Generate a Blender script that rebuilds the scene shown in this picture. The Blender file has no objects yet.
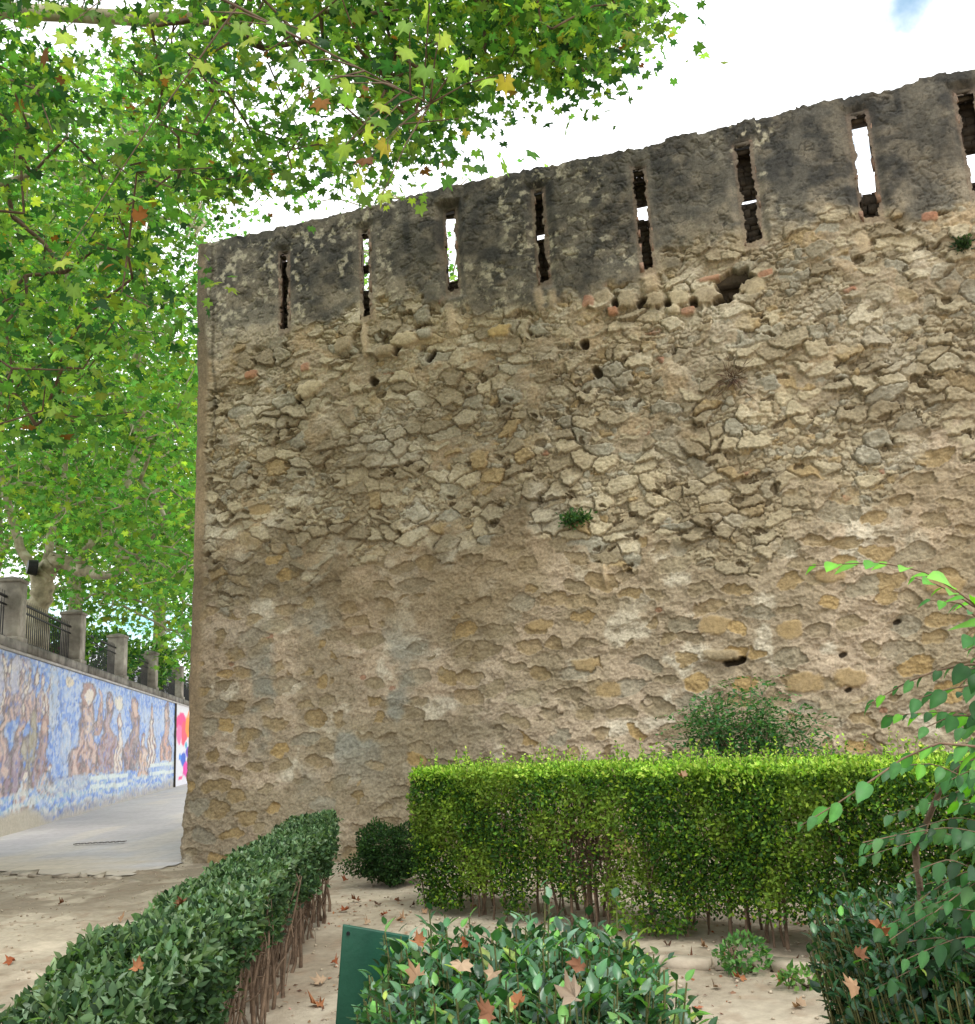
import bpy, math, random
import numpy as np
from mathutils import Vector, Matrix
S = bpy.context.scene
rng = np.random.default_rng(7)
random.seed(7)

# ------------------------------------------------------------------ camera
PITCH, ROLL, FPX, EYE, W, HH = math.radians(12.5), math.radians(3.0), 976.0, 1.6, 975, 1024
_f = np.array([0, math.cos(PITCH), math.sin(PITCH)]); _r = np.array([1., 0, 0]); _u = np.array([0, -math.sin(PITCH), math.cos(PITCH)])
RT = math.cos(ROLL)*_r - math.sin(ROLL)*_u; UP = math.sin(ROLL)*_r + math.cos(ROLL)*_u
CAM = np.array([0, 0, EYE])
cd = bpy.data.cameras.new('camera'); cam = bpy.data.objects.new('camera', cd); S.collection.objects.link(cam)
cd.sensor_fit = 'HORIZONTAL'; cd.sensor_width = 36.0; cd.lens = 36.0*FPX/W; cd.clip_end = 2000; cd.clip_start = 0.05
m = Matrix(((RT[0], UP[0], -_f[0], 0), (RT[1], UP[1], -_f[1], 0), (RT[2], UP[2], -_f[2], EYE), (0, 0, 0, 1)))
cam.matrix_world = m
S.camera = cam

# ------------------------------------------------------------------ world, sun, exposure
SUN_EL, SUN_AZ = math.radians(56), math.radians(152)      # azimuth measured clockwise from +Y
wd = bpy.data.worlds.new('World'); S.world = wd; wd.use_nodes = True
nt = wd.node_tree; nt.nodes.clear()
def N(nt, typ, **k):
    n = nt.nodes.new(typ)
    for a, b in k.items(): setattr(n, a, b)
    return n
out = N(nt, 'ShaderNodeOutputWorld'); bg = N(nt, 'ShaderNodeBackground')
sky = N(nt, 'ShaderNodeTexSky', sky_type='NISHITA', sun_disc=False, sun_elevation=SUN_EL, sun_rotation=SUN_AZ, air_density=1.0, dust_density=1.5, ozone_density=.4)
tc = N(nt, 'ShaderNodeTexCoord'); mp = N(nt, 'ShaderNodeMapping'); mp.inputs['Scale'].default_value = (1.3, 1.3, 2.6); mp.inputs['Location'].default_value = (0.55, 0.2, 0.1)
nz = N(nt, 'ShaderNodeTexNoise'); nz.inputs['Scale'].default_value = 1.7; nz.inputs['Detail'].default_value = 6; nz.inputs['Roughness'].default_value = 0.55
rp = N(nt, 'ShaderNodeValToRGB'); rp.color_ramp.elements[0].position = 0.35; rp.color_ramp.elements[1].position = 0.455
mx = N(nt, 'ShaderNodeMix', data_type='RGBA'); mx.inputs[7].default_value = (14.0, 14.2, 14.6, 1)
L = nt.links.new
L(tc.outputs['Generated'], mp.inputs[0]); L(mp.outputs[0], nz.inputs['Vector']); L(nz.outputs['Fac'], rp.inputs[0])
vd = N(nt, 'ShaderNodeVectorMath', operation='DISTANCE'); _d = _f + RT*(905-W/2)/FPX - UP*(-12-HH/2)/FPX; _d = _d/np.linalg.norm(_d)
nrmz = N(nt, 'ShaderNodeVectorMath', operation='NORMALIZE'); vd.inputs[1].default_value = tuple(_d); L(tc.outputs['Generated'], nrmz.inputs[0]); L(nrmz.outputs[0], vd.inputs[0])
nz2 = N(nt, 'ShaderNodeTexNoise'); nz2.inputs['Scale'].default_value = 14; nz2.inputs['Detail'].default_value = 5; L(tc.outputs['Generated'], nz2.inputs['Vector'])
ad = N(nt, 'ShaderNodeMath', operation='MULTIPLY_ADD'); ad.inputs[1].default_value = .16; L(nz2.outputs['Fac'], ad.inputs[0]); L(vd.outputs['Value'], ad.inputs[2])
mr0 = N(nt, 'ShaderNodeMapRange', interpolation_type='SMOOTHSTEP'); mr0.inputs[1].default_value = .065; mr0.inputs[2].default_value = .125; mr0.inputs[3].default_value = .12; mr0.inputs[4].default_value = 1; L(ad.outputs[0], mr0.inputs[0])
ml = N(nt, 'ShaderNodeMath', operation='MULTIPLY'); L(rp.outputs[0], ml.inputs[0]); L(mr0.outputs[0], ml.inputs[1]); L(ml.outputs[0], mx.inputs[0]); tnt = N(nt, 'ShaderNodeVectorMath', operation='MULTIPLY'); tnt.inputs[1].default_value = (.8, 1.55, 1.5); L(sky.outputs[0], tnt.inputs[0]); L(tnt.outputs[0], mx.inputs[6]); L(mx.outputs[2], bg.inputs[0])
bg.inputs[1].default_value = 0.115; L(bg.outputs[0], out.inputs[0])
sd = bpy.data.lights.new('sun', 'SUN'); so = bpy.data.objects.new('sun', sd); S.collection.objects.link(so)
sd.energy = 1.6; sd.angle = math.radians(16); sd.color = (1.0, 0.965, 0.90)
sdir = Vector((math.sin(SUN_AZ)*math.cos(SUN_EL), math.cos(SUN_AZ)*math.cos(SUN_EL), math.sin(SUN_EL)))
so.rotation_euler = sdir.to_track_quat('Z', 'Y').to_euler(); so.location = (0, 0, 30)
S.view_settings.view_transform = 'Standard'; S.view_settings.look = 'None'; S.view_settings.gamma = 1; S.view_settings.use_curve_mapping = False
S.view_settings.exposure = 0.42
S.render.engine = 'CYCLES'
S.cycles.max_bounces = 8; S.cycles.transmission_bounces = 6; S.cycles.diffuse_bounces = 5

# ------------------------------------------------------------------ helpers
def ray(x, y): return _f + RT*(x-W/2)/FPX - UP*(y-HH/2)/FPX
def gp(x, y, z=0.0):
    d = ray(x, y); return CAM + d*(z-EYE)/d[2]
def at(x, y, dep): return CAM + ray(x, y)*dep
def vpl(x, y, A, B):
    n = np.array([-(B-A)[1], (B-A)[0], 0]); d = ray(x, y); return CAM + d*((A-CAM)@n)/(d@n)
def lin(r, g, b):
    c = np.array([r, g, b], float)/255.0
    return np.where(c <= 0.04045, c/12.92, ((c+0.055)/1.055)**2.4)
def link(o, parent=None):
    S.collection.objects.link(o)
    if parent is not None: o.parent = parent
    return o
def tag(o, label=None, cat=None, group=None, kind=None):
    if label: o['label'] = label
    if cat: o['category'] = cat
    if group: o['group'] = group
    if kind: o['kind'] = kind
    return o
def empty(name, loc, label, cat, group=None):
    o = bpy.data.objects.new(name, None); S.collection.objects.link(o); o.location = [float(v) for v in loc]; o.empty_display_size = 0.2
    return tag(o, label, cat, group)
def npmesh(name, V, Fq, mat, parent=None, col=None, smooth=False, colname='Col'):
    """V (n,3) world coords; Fq (m,k) faces or list of arrays."""
    V = np.asarray(V, np.float32); groups = Fq if isinstance(Fq, list) else [Fq]
    groups = [np.asarray(g, np.int32) for g in groups if len(g)]
    if parent is not None:
        V = V - np.array(parent_world(parent), np.float32)
    me = bpy.data.meshes.new(name); me.vertices.add(len(V)); me.vertices.foreach_set('co', V.ravel())
    nl = sum(g.size for g in groups); npoly = sum(len(g) for g in groups)
    me.loops.add(nl); me.polygons.add(npoly)
    me.loops.foreach_set('vertex_index', np.concatenate([g.ravel() for g in groups]))
    tot = np.concatenate([np.full(len(g), g.shape[1], np.int32) for g in groups])
    st = np.concatenate([[0], np.cumsum(tot)[:-1]]).astype(np.int32)
    me.polygons.foreach_set('loop_start', st); me.polygons.foreach_set('loop_total', tot)
    if smooth: me.polygons.foreach_set('use_smooth', np.ones(npoly, bool))
    me.update(calc_edges=True)
    if col is not None:
        a = me.attributes.new(colname, 'FLOAT_COLOR', 'POINT')
        c = np.ones((len(V), 4), np.float32); c[:, :col.shape[1]] = col; a.data.foreach_set('color', c.ravel())
    me.materials.append(mat)
    o = bpy.data.objects.new(name, me); link(o, parent)
    return o
def parent_world(p):
    v = Vector(p.location)
    while p.parent is not None: p = p.parent; v = v + p.location
    return v
class MB:
    def __init__(s): s.V = []; s.F4 = []; s.F3 = []; s.n = 0
    def add(s, V, F):
        V = np.asarray(V, float); F = np.asarray(F)+s.n; s.V.append(V); s.n += len(V)
        (s.F4 if F.shape[1] == 4 else s.F3).append(F)
    def box(s, c, size, X=(1, 0, 0), Y=(0, 1, 0), Z=(0, 0, 1), jit=0.0):
        c = np.array(c, float); X, Y, Z = [np.array(a, float) for a in (X, Y, Z)]
        P = []
        for sx in (-.5, .5):
            for sy in (-.5, .5):
                for sz in (-.5, .5):
                    P.append(c + X*sx*size[0] + Y*sy*size[1] + Z*sz*size[2] + (rng.normal(0, jit, 3) if jit else 0))
        s.add(P, [[0, 1, 3, 2], [4, 6, 7, 5], [0, 4, 5, 1], [2, 3, 7, 6], [0, 2, 6, 4], [1, 5, 7, 3]])
    def tube(s, P, R, k=6):
        P = np.asarray(P, float); R = np.asarray(R, float)
        if R.ndim == 0: R = np.full(len(P), float(R))
        T = np.gradient(P, axis=0); T /= np.linalg.norm(T, axis=1, keepdims=True)+1e-9
        ref = np.array([0.3, 0.2, 1.0]) if abs(T[:, 2]).mean() < .8 else np.array([1.0, 0.1, 0.1])
        A = np.cross(T, ref); A /= np.linalg.norm(A, axis=1, keepdims=True)+1e-9; B = np.cross(T, A)
        th = np.arange(k)/k*2*np.pi
        ring = P[:, None] + R[:, None, None]*(np.cos(th)[None, :, None]*A[:, None]+np.sin(th)[None, :, None]*B[:, None])
        n = len(P); V = ring.reshape(-1, 3); i = np.arange(n-1)[:, None]*k; j = np.arange(k)[None]
        a = i+j; b = i+(j+1) % k
        s.add(V, np.stack([a, b, b+k, a+k], -1).reshape(-1, 4))
        if k == 4: s.add(V[-4:], [[0, 1, 2, 3]])
        elif k > 4:
            c = P[-1:]; Vt = np.concatenate([V[-k:], c]); jj = np.arange(k)
            s.add(Vt, np.stack([jj, (jj+1) % k, np.full(k, k)], -1))
    def build(s, name, mat, parent=None, smooth=False, col=None):
        F = []
        if s.F4: F.append(np.concatenate(s.F4))
        if s.F3: F.append(np.concatenate(s.F3))
        return npmesh(name, np.concatenate(s.V), F, mat, parent, smooth=smooth, col=col)

# lattice noise in numpy
def _h(ix, iy, s):
    ix = ix.astype(np.int64); iy = iy.astype(np.int64)
    h = (ix*374761393 + iy*668265263 + s*2147483647 + 12345) & 0xffffffff
    h = ((h ^ (h >> 13))*1274126177) & 0xffffffff
    h = ((h ^ (h >> 16))*2246822519) & 0xffffffff
    h = h ^ (h >> 15)
    return (h & 0xffffff)/float(0xffffff)
def vn(x, y, s=0):
    ix = np.floor(x); iy = np.floor(y); fx = x-ix; fy = y-iy; fx = fx*fx*(3-2*fx); fy = fy*fy*(3-2*fy)
    a = _h(ix, iy, s); b = _h(ix+1, iy, s); c = _h(ix, iy+1, s); d = _h(ix+1, iy+1, s)
    return (a*(1-fx)+b*fx)*(1-fy)+(c*(1-fx)+d*fx)*fy
def fbm(x, y, s=0, o=4, g=.5):
    t = 0; a = 1; n = 0
    for i in range(o):
        t = t+a*vn(x*2**i+i*7.3, y*2**i-i*3.1, s+i*17); n += a; a *= g
    return t/n
def ss(a, b, x):
    t = np.clip((x-a)/(b-a), 0, 1); return t*t*(3-2*t)
def voro(u, v, su, sv, seed, jit=.42, brick=.5):
    """anisotropic, brick-offset Voronoi. returns distance to cell border (m-ish), cell ids, offset from cell centre (cell units)"""
    y = v/sv; x = u/su
    iy0 = np.floor(y); best = np.full(u.shape, 9.); sec = np.full(u.shape, 9.)
    bi = np.zeros(u.shape); bj = np.zeros(u.shape); bx = np.zeros(u.shape); by = np.zeros(u.shape)
    for dj in (-1, 0, 1):
        j = iy0+dj; off = brick*(j % 2); ix0 = np.floor(x-off)
        for di in (-1, 0, 1):
            i = ix0+di
            cx = i+off+.5+jit*(_h(i, j, seed)*2-1); cy = j+.5+jit*(_h(i, j, seed+5)*2-1)
            dx = x-cx; dy = y-cy; d = np.sqrt(dx*dx+dy*dy)
            m = d < best
            sec = np.where(m, best, np.minimum(sec, d)); best = np.where(m, d, best)
            bi = np.where(m, i, bi); bj = np.where(m, j, bj); bx = np.where(m, dx, bx); by = np.where(m, dy, by)
    return sec-best, best, bi, bj, bx, by

# ------------------------------------------------------------------ materials
def mat(name):
    m = bpy.data.materials.new(name); m.use_nodes = True; nt = m.node_tree; b = nt.nodes['Principled BSDF']; return m, nt, b
def noise_mat(name, c1, c2, scale=8, rough=.9, bump=.3, bscale=60, detail=6, bdist=.01, metal=0, c3=None):
    m, nt, b = mat(name); L = nt.links.new
    tc = N(nt, 'ShaderNodeTexCoord'); n1 = N(nt, 'ShaderNodeTexNoise'); n1.inputs['Scale'].default_value = scale; n1.inputs['Detail'].default_value = detail; n1.inputs['Roughness'].default_value = .6
    r = N(nt, 'ShaderNodeValToRGB'); r.color_ramp.elements[0].position = .33; r.color_ramp.elements[1].position = .67
    r.color_ramp.elements[0].color = (*c1, 1); r.color_ramp.elements[1].color = (*c2, 1)
    if c3 is not None:
        e = r.color_ramp.elements.new(.5); e.color = (*c3, 1)
    n2 = N(nt, 'ShaderNodeTexNoise'); n2.inputs['Scale'].default_value = bscale; n2.inputs['Detail'].default_value = 5
    bp = N(nt, 'ShaderNodeBump'); bp.inputs['Strength'].default_value = bump; bp.inputs['Distance'].default_value = bdist
    L(tc.outputs['Object'], n1.inputs['Vector']); L(tc.outputs['Object'], n2.inputs['Vector'])
    L(n1.outputs['Fac'], r.inputs[0]); L(r.outputs[0], b.inputs['Base Color']); L(n2.outputs['Fac'], bp.inputs['Height']); L(bp.outputs[0], b.inputs['Normal'])
    b.inputs['Roughness'].default_value = rough; b.inputs['Metallic'].default_value = metal; b.inputs['Specular IOR Level'].default_value = .3
    return m
def attr_mat(name, rough=.92, nscale=40, namt=.35, bump=.5, bscale=90, bdist=.006, spec=.2):
    """colour from the mesh's own colour attribute, broken up by fine noise; fine bump"""
    m, nt, b = mat(name); L = nt.links.new
    at_ = N(nt, 'ShaderNodeAttribute', attribute_name='Col'); tc = N(nt, 'ShaderNodeTexCoord')
    n1 = N(nt, 'ShaderNodeTexNoise'); n1.inputs['Scale'].default_value = nscale; n1.inputs['Detail'].default_value = 8; n1.inputs['Roughness'].default_value = .65
    mr = N(nt, 'ShaderNodeMapRange'); mr.inputs[1].default_value = .3; mr.inputs[2].default_value = .7; mr.inputs[3].default_value = 1-namt; mr.inputs[4].default_value = 1+namt
    vm = N(nt, 'ShaderNodeVectorMath', operation='SCALE')
    n2 = N(nt, 'ShaderNodeTexNoise'); n2.inputs['Scale'].default_value = bscale; n2.inputs['Detail'].default_value = 8; n2.inputs['Roughness'].default_value = .7
    bp = N(nt, 'ShaderNodeBump'); bp.inputs['Strength'].default_value = bump; bp.inputs['Distance'].default_value = bdist
    L(tc.outputs['Object'], n1.inputs['Vector']); L(tc.outputs['Object'], n2.inputs['Vector'])
    L(n1.outputs['Fac'], mr.inputs[0]); L(at_.outputs['Color'], vm.inputs[0]); L(mr.outputs[0], vm.inputs['Scale']); L(vm.outputs[0], b.inputs['Base Color'])
    L(n2.outputs['Fac'], bp.inputs['Height']); L(bp.outputs[0], b.inputs['Normal'])
    b.inputs['Roughness'].default_value = rough; b.inputs['Specular IOR Level'].default_value = spec
    return m
def leaf_mat(name, trans=.45, rough=.45, gloss=.35, tint=(1.25, 1.35, .45)):
    m = bpy.data.materials.new(name); m.use_nodes = True; nt = m.node_tree; b = nt.nodes['Principled BSDF']; o = nt.nodes['Material Output']; L = nt.links.new
    a = N(nt, 'ShaderNodeAttribute', attribute_name='Col'); L(a.outputs['Color'], b.inputs['Base Color'])
    b.inputs['Roughness'].default_value = rough; b.inputs['Specular IOR Level'].default_value = gloss
    t = N(nt, 'ShaderNodeBsdfTranslucent'); vm = N(nt, 'ShaderNodeVectorMath', operation='MULTIPLY'); vm.inputs[1].default_value = tint
    L(a.outputs['Color'], vm.inputs[0]); L(vm.outputs[0], t.inputs[0])
    ms = N(nt, 'ShaderNodeMixShader'); ms.inputs[0].default_value = trans
    L(b.outputs[0], ms.inputs[1]); L(t.outputs[0], ms.inputs[2]); L(ms.outputs[0], o.inputs[0])
    return m
M_wall = attr_mat('rubble_masonry', nscale=32, namt=.30, bump=.8, bscale=70, bdist=.012)
M_leaf_tree = leaf_mat('plane_leaf', .58, .5, .3, (1.15, 1.36, .70))
M_leaf_hedge = leaf_mat('hedge_leaf', .35, .62, .2)
M_leaf_gloss = leaf_mat('laurel_leaf', .22, .32, .5, (1.1, 1.3, .4))
M_dry = leaf_mat('dry_leaf', .15, .8, .1, (1.2, .8, .4))
M_bark = noise_mat('plane_bark', lin(120, 112, 92), lin(196, 188, 165), 3.5, .9, .5, 25, c3=lin(160, 150, 124))
M_twig = noise_mat('twig', lin(70, 56, 44), lin(110, 92, 72), 12, .9, .4, 60)
M_stem = noise_mat('hedge_stem', lin(84, 68, 54), lin(132, 110, 90), 14, .9, .5, 90)
M_conc = noise_mat('weathered_concrete', lin(98, 92, 84), lin(182, 174, 162), 1.8, .92, .5, 35, c3=lin(140, 132, 122))
M_conc2 = noise_mat('coping_concrete', lin(84, 80, 74), lin(150, 143, 134), 2.5, .92, .5, 35)
M_white = noise_mat('pale_paint', lin(190, 188, 184), lin(228, 226, 222), 3, .8, .2, 40)
M_iron = noise_mat('black_iron', lin(22, 22, 24), lin(40, 38, 38), 8, .5, .2, 60)
M_green = noise_mat('green_paint', lin(22, 66, 50), lin(36, 84, 64), 5, .45, .15, 60)
M_brick = noise_mat('old_brick', lin(112, 86, 70), lin(150, 122, 102), 7, .95, .6, 40, bdist=.02, c3=lin(130, 104, 86))
M_jamb = noise_mat('jamb_wood', lin(88, 72, 60), lin(140, 118, 100), 9, .95, .6, 40, bdist=.02)
M_dark = noise_mat('dark_stone', lin(62, 56, 48), lin(96, 86, 72), 7, .95, .6, 40, bdist=.02)

# ------------------------------------------------------------------ the old wall
A = gp(187, 862); HW = 9.36
T1 = gp(975, 67, HW); Ld = T1-gp(200, 243, HW); Ld[2] = 0; Ld /= np.linalg.norm(Ld)
NRM = np.array([Ld[1], -Ld[0], 0.0])                   # towards the camera
if NRM@(CAM-A) < 0: NRM = -NRM
B_ = A+Ld*10
def wuv(px, py):
    p = vpl(px, py, A, B_); return (p-A)@Ld, p[2]
LW = 14.0; TH = 0.50
du = .0105
us = np.concatenate([np.arange(0, 11.9, du), np.arange(11.9, LW+.04, .04)])
vs = np.concatenate([np.arange(-.3, HW-.001, du), [HW]])
U, Vv = np.meshgrid(us, vs)                            # rows v
slots = []
for (x, y0, y1, wpx) in [(285, 254, 329, 11), (366, 232, 316, 10), (452, 212, 291, 13), (541.5, 192, 282, 11), (643, 168, 270, 13), (748, 146, 243, 16), (864.5, 115, 218, 17), (972, 92, 192, 16)]:
    a = wuv(x-2, y0); b = wuv(x+2, y1); sc = .0135
    slots.append(((a[0]+b[0])/2, b[1], a[1], wpx*.0132*(.72 if wpx < 14 else .78)))
# domain warps
wu = (fbm(U*2.1, Vv*2.1, 3, 3)-.5)*.30; wv = (fbm(U*2.1, Vv*2.1, 9, 3)-.5)*.26
wu2 = (fbm(U*8, Vv*8, 31, 4, .65)-.5)*.13; wv2 = (fbm(U*8, Vv*8, 39, 4, .65)-.5)*.11
# zones
zb = 7.55+(fbm(U*.8, U*0+3, 21, 4)-.5)*.9+(fbm(U*4, Vv*4, 22, 3)-.5)*.5     # lower rim of the parapet render
render = ss(-.12, .12, Vv-zb)
zl = 4.35+(fbm(U*.5, U*0+8, 41, 3)-.5)*1.6+(fbm(U*1.6, Vv*1.6, 42, 3)-.5)*1.6+np.clip((U-8.0)*.30, 0, .9)   # rim between bare rubble and mortared courses
mort = 1-ss(-.10, .10, Vv-zl+.55+(fbm(U*3.2, Vv*3.2, 43, 4)-.5)*1.3)
corner = 1-ss(.18, .30, U+(fbm(U*0+1, Vv*1.5, 55, 3)-.5)*.14)                # smooth plastered quoin strip
corner = corner*ss(1.0, 2.6, Vv+fbm(U*3, Vv*2, 56, 3))
# bare rubble
e1, d1, i1, j1, x1, y1 = voro(U+wu+wu2, Vv+wv+wv2, .31, .175, 101)
r1 = _h(i1, j1, 102); r2 = _h(i1, j1, 103); r3 = _h(i1, j1, 104); r4 = _h(i1, j1, 107)
e2, d2, i2, j2, x2, y2 = voro(U+wu*.6+wu2*1.2, Vv+wv*.6+wv2*1.2, .125, .075, 111)
q1 = _h(i2, j2, 112); q2 = _h(i2, j2, 113); q3 = _h(i2, j2, 114)
fine = fbm(U*26, Vv*34, 61, 4)-.5
mid = fbm(U*5, Vv*9, 62, 4)-.5
big1 = (r1 > .36).astype(float)
sh = ss(.01, .17, e1)**.7
h_big = sh*(.022+.045*r2) + (x1*(r3-.5)*.085 + y1*(r4-.75)*.12)*ss(.0, .10, e1)
sh2 = ss(.03, .34, e2)**.8
h_sm = sh2*(.012+.032*q1)+(x2*(q2-.5)*.03+y2*(q3-.7)*.04)*sh2
h_rub = np.where(big1 > 0, h_big*(.75+.25*ss(.15, .6, fbm(U*3, Vv*3, 63, 3))), h_sm-.006)
fill = ss(.55, .72, fbm(U*1.5, Vv*1.5, 64, 4))         # patches where earth mortar still fills the joints
lvl = .008+.026*fill+mid*.035
mask_st = ((h_rub > lvl)).astype(float)
h_rub2 = np.maximum(h_rub, lvl)-.042*(1-ss(.0, .085+.07*(r4-.5), e1))*ss(.30, .60, fbm(U*5, Vv*5, 65, 3))*big1*(1-fill)*(.3+.7*(r2 > .35))-.02*(1-ss(0, .10, e2))*(1-big1)*(1-fill)
# deep pockets where a stone fell out
pock = ss(.05, .2, e2)*(q1 > .93)*(1-fill)
h_rub2 = h_rub2-.055*pock*(1-mort)
h_rub2 += fine*.026+mid*.018
# mortared courses with flat ochre stones
e3, d3, i3, j3, x3, y3 = voro(U+wu+wu2*.8, Vv+wv*.8+wv2*.8, .46, .27, 201, .3)
s1 = _h(i3, j3, 202); s2 = _h(i3, j3, 203); s3 = _h(i3, j3, 204)
rad = .30+.22*s1
el = np.sqrt((x3*(.95+.3*s2))**2+(y3*(1.1+.3*s3))**2)+(fbm(U*11, Vv*14, 205, 4)-.5)*.30+(fbm(U*4, Vv*5, 215, 2)-.5)*.22
cover = fbm(U*1.1, Vv*1.4, 206, 4)
show = (s3 > .02+.8*ss(.55, .78, cover)).astype(float)
ins = (1-ss(-.03, .03, el-rad))*show
h_mort = .026+mid*.018+(fbm(U*14, Vv*14, 207, 4)-.5)*.022+.012*np.exp(-((el-rad-.03)/.03)**2)*show
h_st3 = .006+mid*.02+(fbm(U*20, Vv*20, 208, 3)-.5)*.010+.026*(s2-.45)+y3*.03*(s1-.6)
h_low = h_mort*(1-ins)+h_st3*ins
e4, d4, i4, j4, x4, y4 = voro(U+wu*.5, Vv+wv*.5, .17, .12, 211, .4)
sm4 = (_h(i4, j4, 212) > .66)*(1-ss(.26, .34, d4))*(1-ins)*(1-ss(.36, .5, el-rad+.0)*0)
h_low = h_low-.012*sm4
# parapet render: fairly flat, crazed
cr = np.abs(fbm(U*5+wu2*8, Vv*5, 301, 4)-.5); crack = 1-ss(.0, .022, cr)
spall = ss(.50, .60, fbm(U*3.2, Vv*3.2, 302, 5))
e5, d5, i5, j5, x5, y5 = voro(U+wu2*1.5, Vv+wv2*1.5, .17, .15, 311, .45, .5)
h_ren = .055+(fbm(U*2, Vv*2, 303, 3)-.5)*.03+(fbm(U*18, Vv*18, 304, 4)-.5)*.016-.010*crack-spall*(.022-.014*ss(.02, .3, e5))
h_cor = .055+(fbm(U*2, Vv*2, 313, 3)-.5)*.02+(fbm(U*20, Vv*14, 314, 3)-.5)*.010
tq = fbm(U*3.1+wu2*3, Vv*5.2+wv2*3, 221, 5)*9; tf = tq-np.floor(tq); terr = (np.floor(tq)+ss(.0, .10, tf))/9       # flaking layers of mortar: little ledges
tq2 = fbm(U*6.3+4, Vv*8.2, 223, 4)*6; tf2 = tq2-np.floor(tq2); terr2 = (np.floor(tq2)+ss(0, .12, tf2))/6
flake = (terr-.5)*.085*(1-.3*ins)*(.4+.9*ss(.35, .6, fbm(U*1.9, Vv*1.9, 231, 3)))+(terr2-.5)*.04+(fbm(U*11, Vv*15, 229, 4)-.5)*.022
h_low = h_low+flake+(fbm(U*30, Vv*38, 224, 3)-.5)*.014
edge_fl = (1-ss(.0, .10, np.abs(tf-.04)))*(fbm(U*2.3, Vv*2.3, 225, 3) > .44)
h_rub2 = h_rub2+flake*.22+(fbm(U*30, Vv*38, 226, 3)-.5)*.012
# rubble-like look grades through the middle of the wall
h = h_rub2*(1-mort)+h_low*mort
h = h*(1-render)+h_ren*render
h = h*(1-corner)+h_cor*corner
h += (fbm(U*.45, Vv*.45, 71, 2)-.5)*.16 + .05*np.exp(-((Vv-zb+.02)/.10)**2)*0
# a soft horizontal bulge at left
bu = np.exp(-((U-1.2)/1.3)**2)*np.exp(-((Vv-4.55)/.18)**2); h += .05*bu
# the base steps out a little
h += .10*(1-ss(.0, 2.2, Vv))

# --- colours
tan = lin(176, 161, 131); tan2 = lin(148, 133, 106); grey = lin(156, 150, 132); ochre = lin(172, 144, 96); ochre2 = lin(156, 134, 96)
pink = lin(182, 162, 136); pink2 = lin(162, 145, 119); pale = lin(208, 196, 172); dark = lin(62, 60, 56); redb = lin(158, 104, 78); black = lin(46, 46, 45)
def mixc(a, b, t): return a*(1-t[..., None])+b*t[..., None]
cid = np.where(big1 > 0, r3, q2); cid2 = np.where(big1 > 0, r4, q3)
c_st = mixc(np.broadcast_to(tan, U.shape+(3,)), tan2, ss(.2, .8, cid)); c_st = c_st*(.82+.34*cid2)[..., None]; c_st = mixc(c_st, grey, ss(.72, .95, cid2)*.8)
c_st = mixc(c_st, ochre, (cid > .93)*.55); c_st = mixc(c_st, redb, ((cid2 < .008)*(big1 < 1))*.75)
c_jt = mixc(np.broadcast_to(lin(170, 148, 116), U.shape+(3,)), pink2, ss(.4, .6, fbm(U*2, Vv*2, 401, 3)))
deep = ss(.0, .014, lvl-h_rub+0.0)
c_rub = mixc(c_st, c_jt, (1-mask_st)*(.35+.65*fill))
c_rub = mixc(c_rub, lin(112, 96, 72), pock*.8); c_rub = mixc(c_rub, pale, ss(.56, .70, fbm(U*2.2, Vv*2.6, 433, 4))*.35); c_rub = mixc(c_rub, lin(128, 112, 86), ss(.5, .66, fbm(U*1.2+9, Vv*1.6, 434, 4))*.4)
c_m = mixc(np.broadcast_to(pink, U.shape+(3,)), pink2, ss(.35, .6, fbm(U*1.4, Vv*1.4, 402, 4)))
c_m = mixc(c_m, pale, ss(.60, .72, fbm(U*2.6, Vv*2.6, 403, 4))*.7)
c_m = mixc(c_m, tan2, ss(.52, .66, fbm(U*.9+4, Vv*1.3, 404, 4))*.75)
c_s3 = mixc(np.broadcast_to(ochre2, U.shape+(3,)), ochre, ss(.5, .9, s2)); c_s3 = mixc(c_s3, tan2, ss(.35, .75, s3)*.85); c_s3 = mixc(c_s3, grey, (s1 > .86)*.6)
c_low = mixc(c_m, c_s3, ins*np.clip(.45+.9*(s2*.6+fbm(U*2, Vv*2, 227, 2)*.5), .3, .95))
c_low = mixc(c_low, tan2, sm4*.5); c_low = mixc(c_low, lin(112, 98, 78), np.clip(edge_fl, 0, 1)*.35)
c_low = mixc(c_low, redb, (sm4 > .5)*(_h(i4, j4, 213) > .975)*.6)
rim = np.exp(-((el-rad-.012)/.012)**2)*show; c_low = mixc(c_low, lin(120, 104, 82), rim*.30)
damp = ss(.50, .64, fbm(U*1.5+2, Vv*1.5, 405, 4))*np.exp(-((U-2.2)/1.5)**2-((Vv-2.2)/.9)**2)
c_low = mixc(c_low, lin(142, 140, 126), np.clip(damp*1.6, 0, .8))
dk = ss(.38, .6, fbm(U*1.1, Vv*.8+1, 406, 5))*np.exp(-((Vv-3.9)/1.0)**2)*(1-ss(3.5, 7, U)*.6)
c_low = mixc(c_low, lin(138, 118, 88), np.clip(dk, 0, .55))
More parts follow.
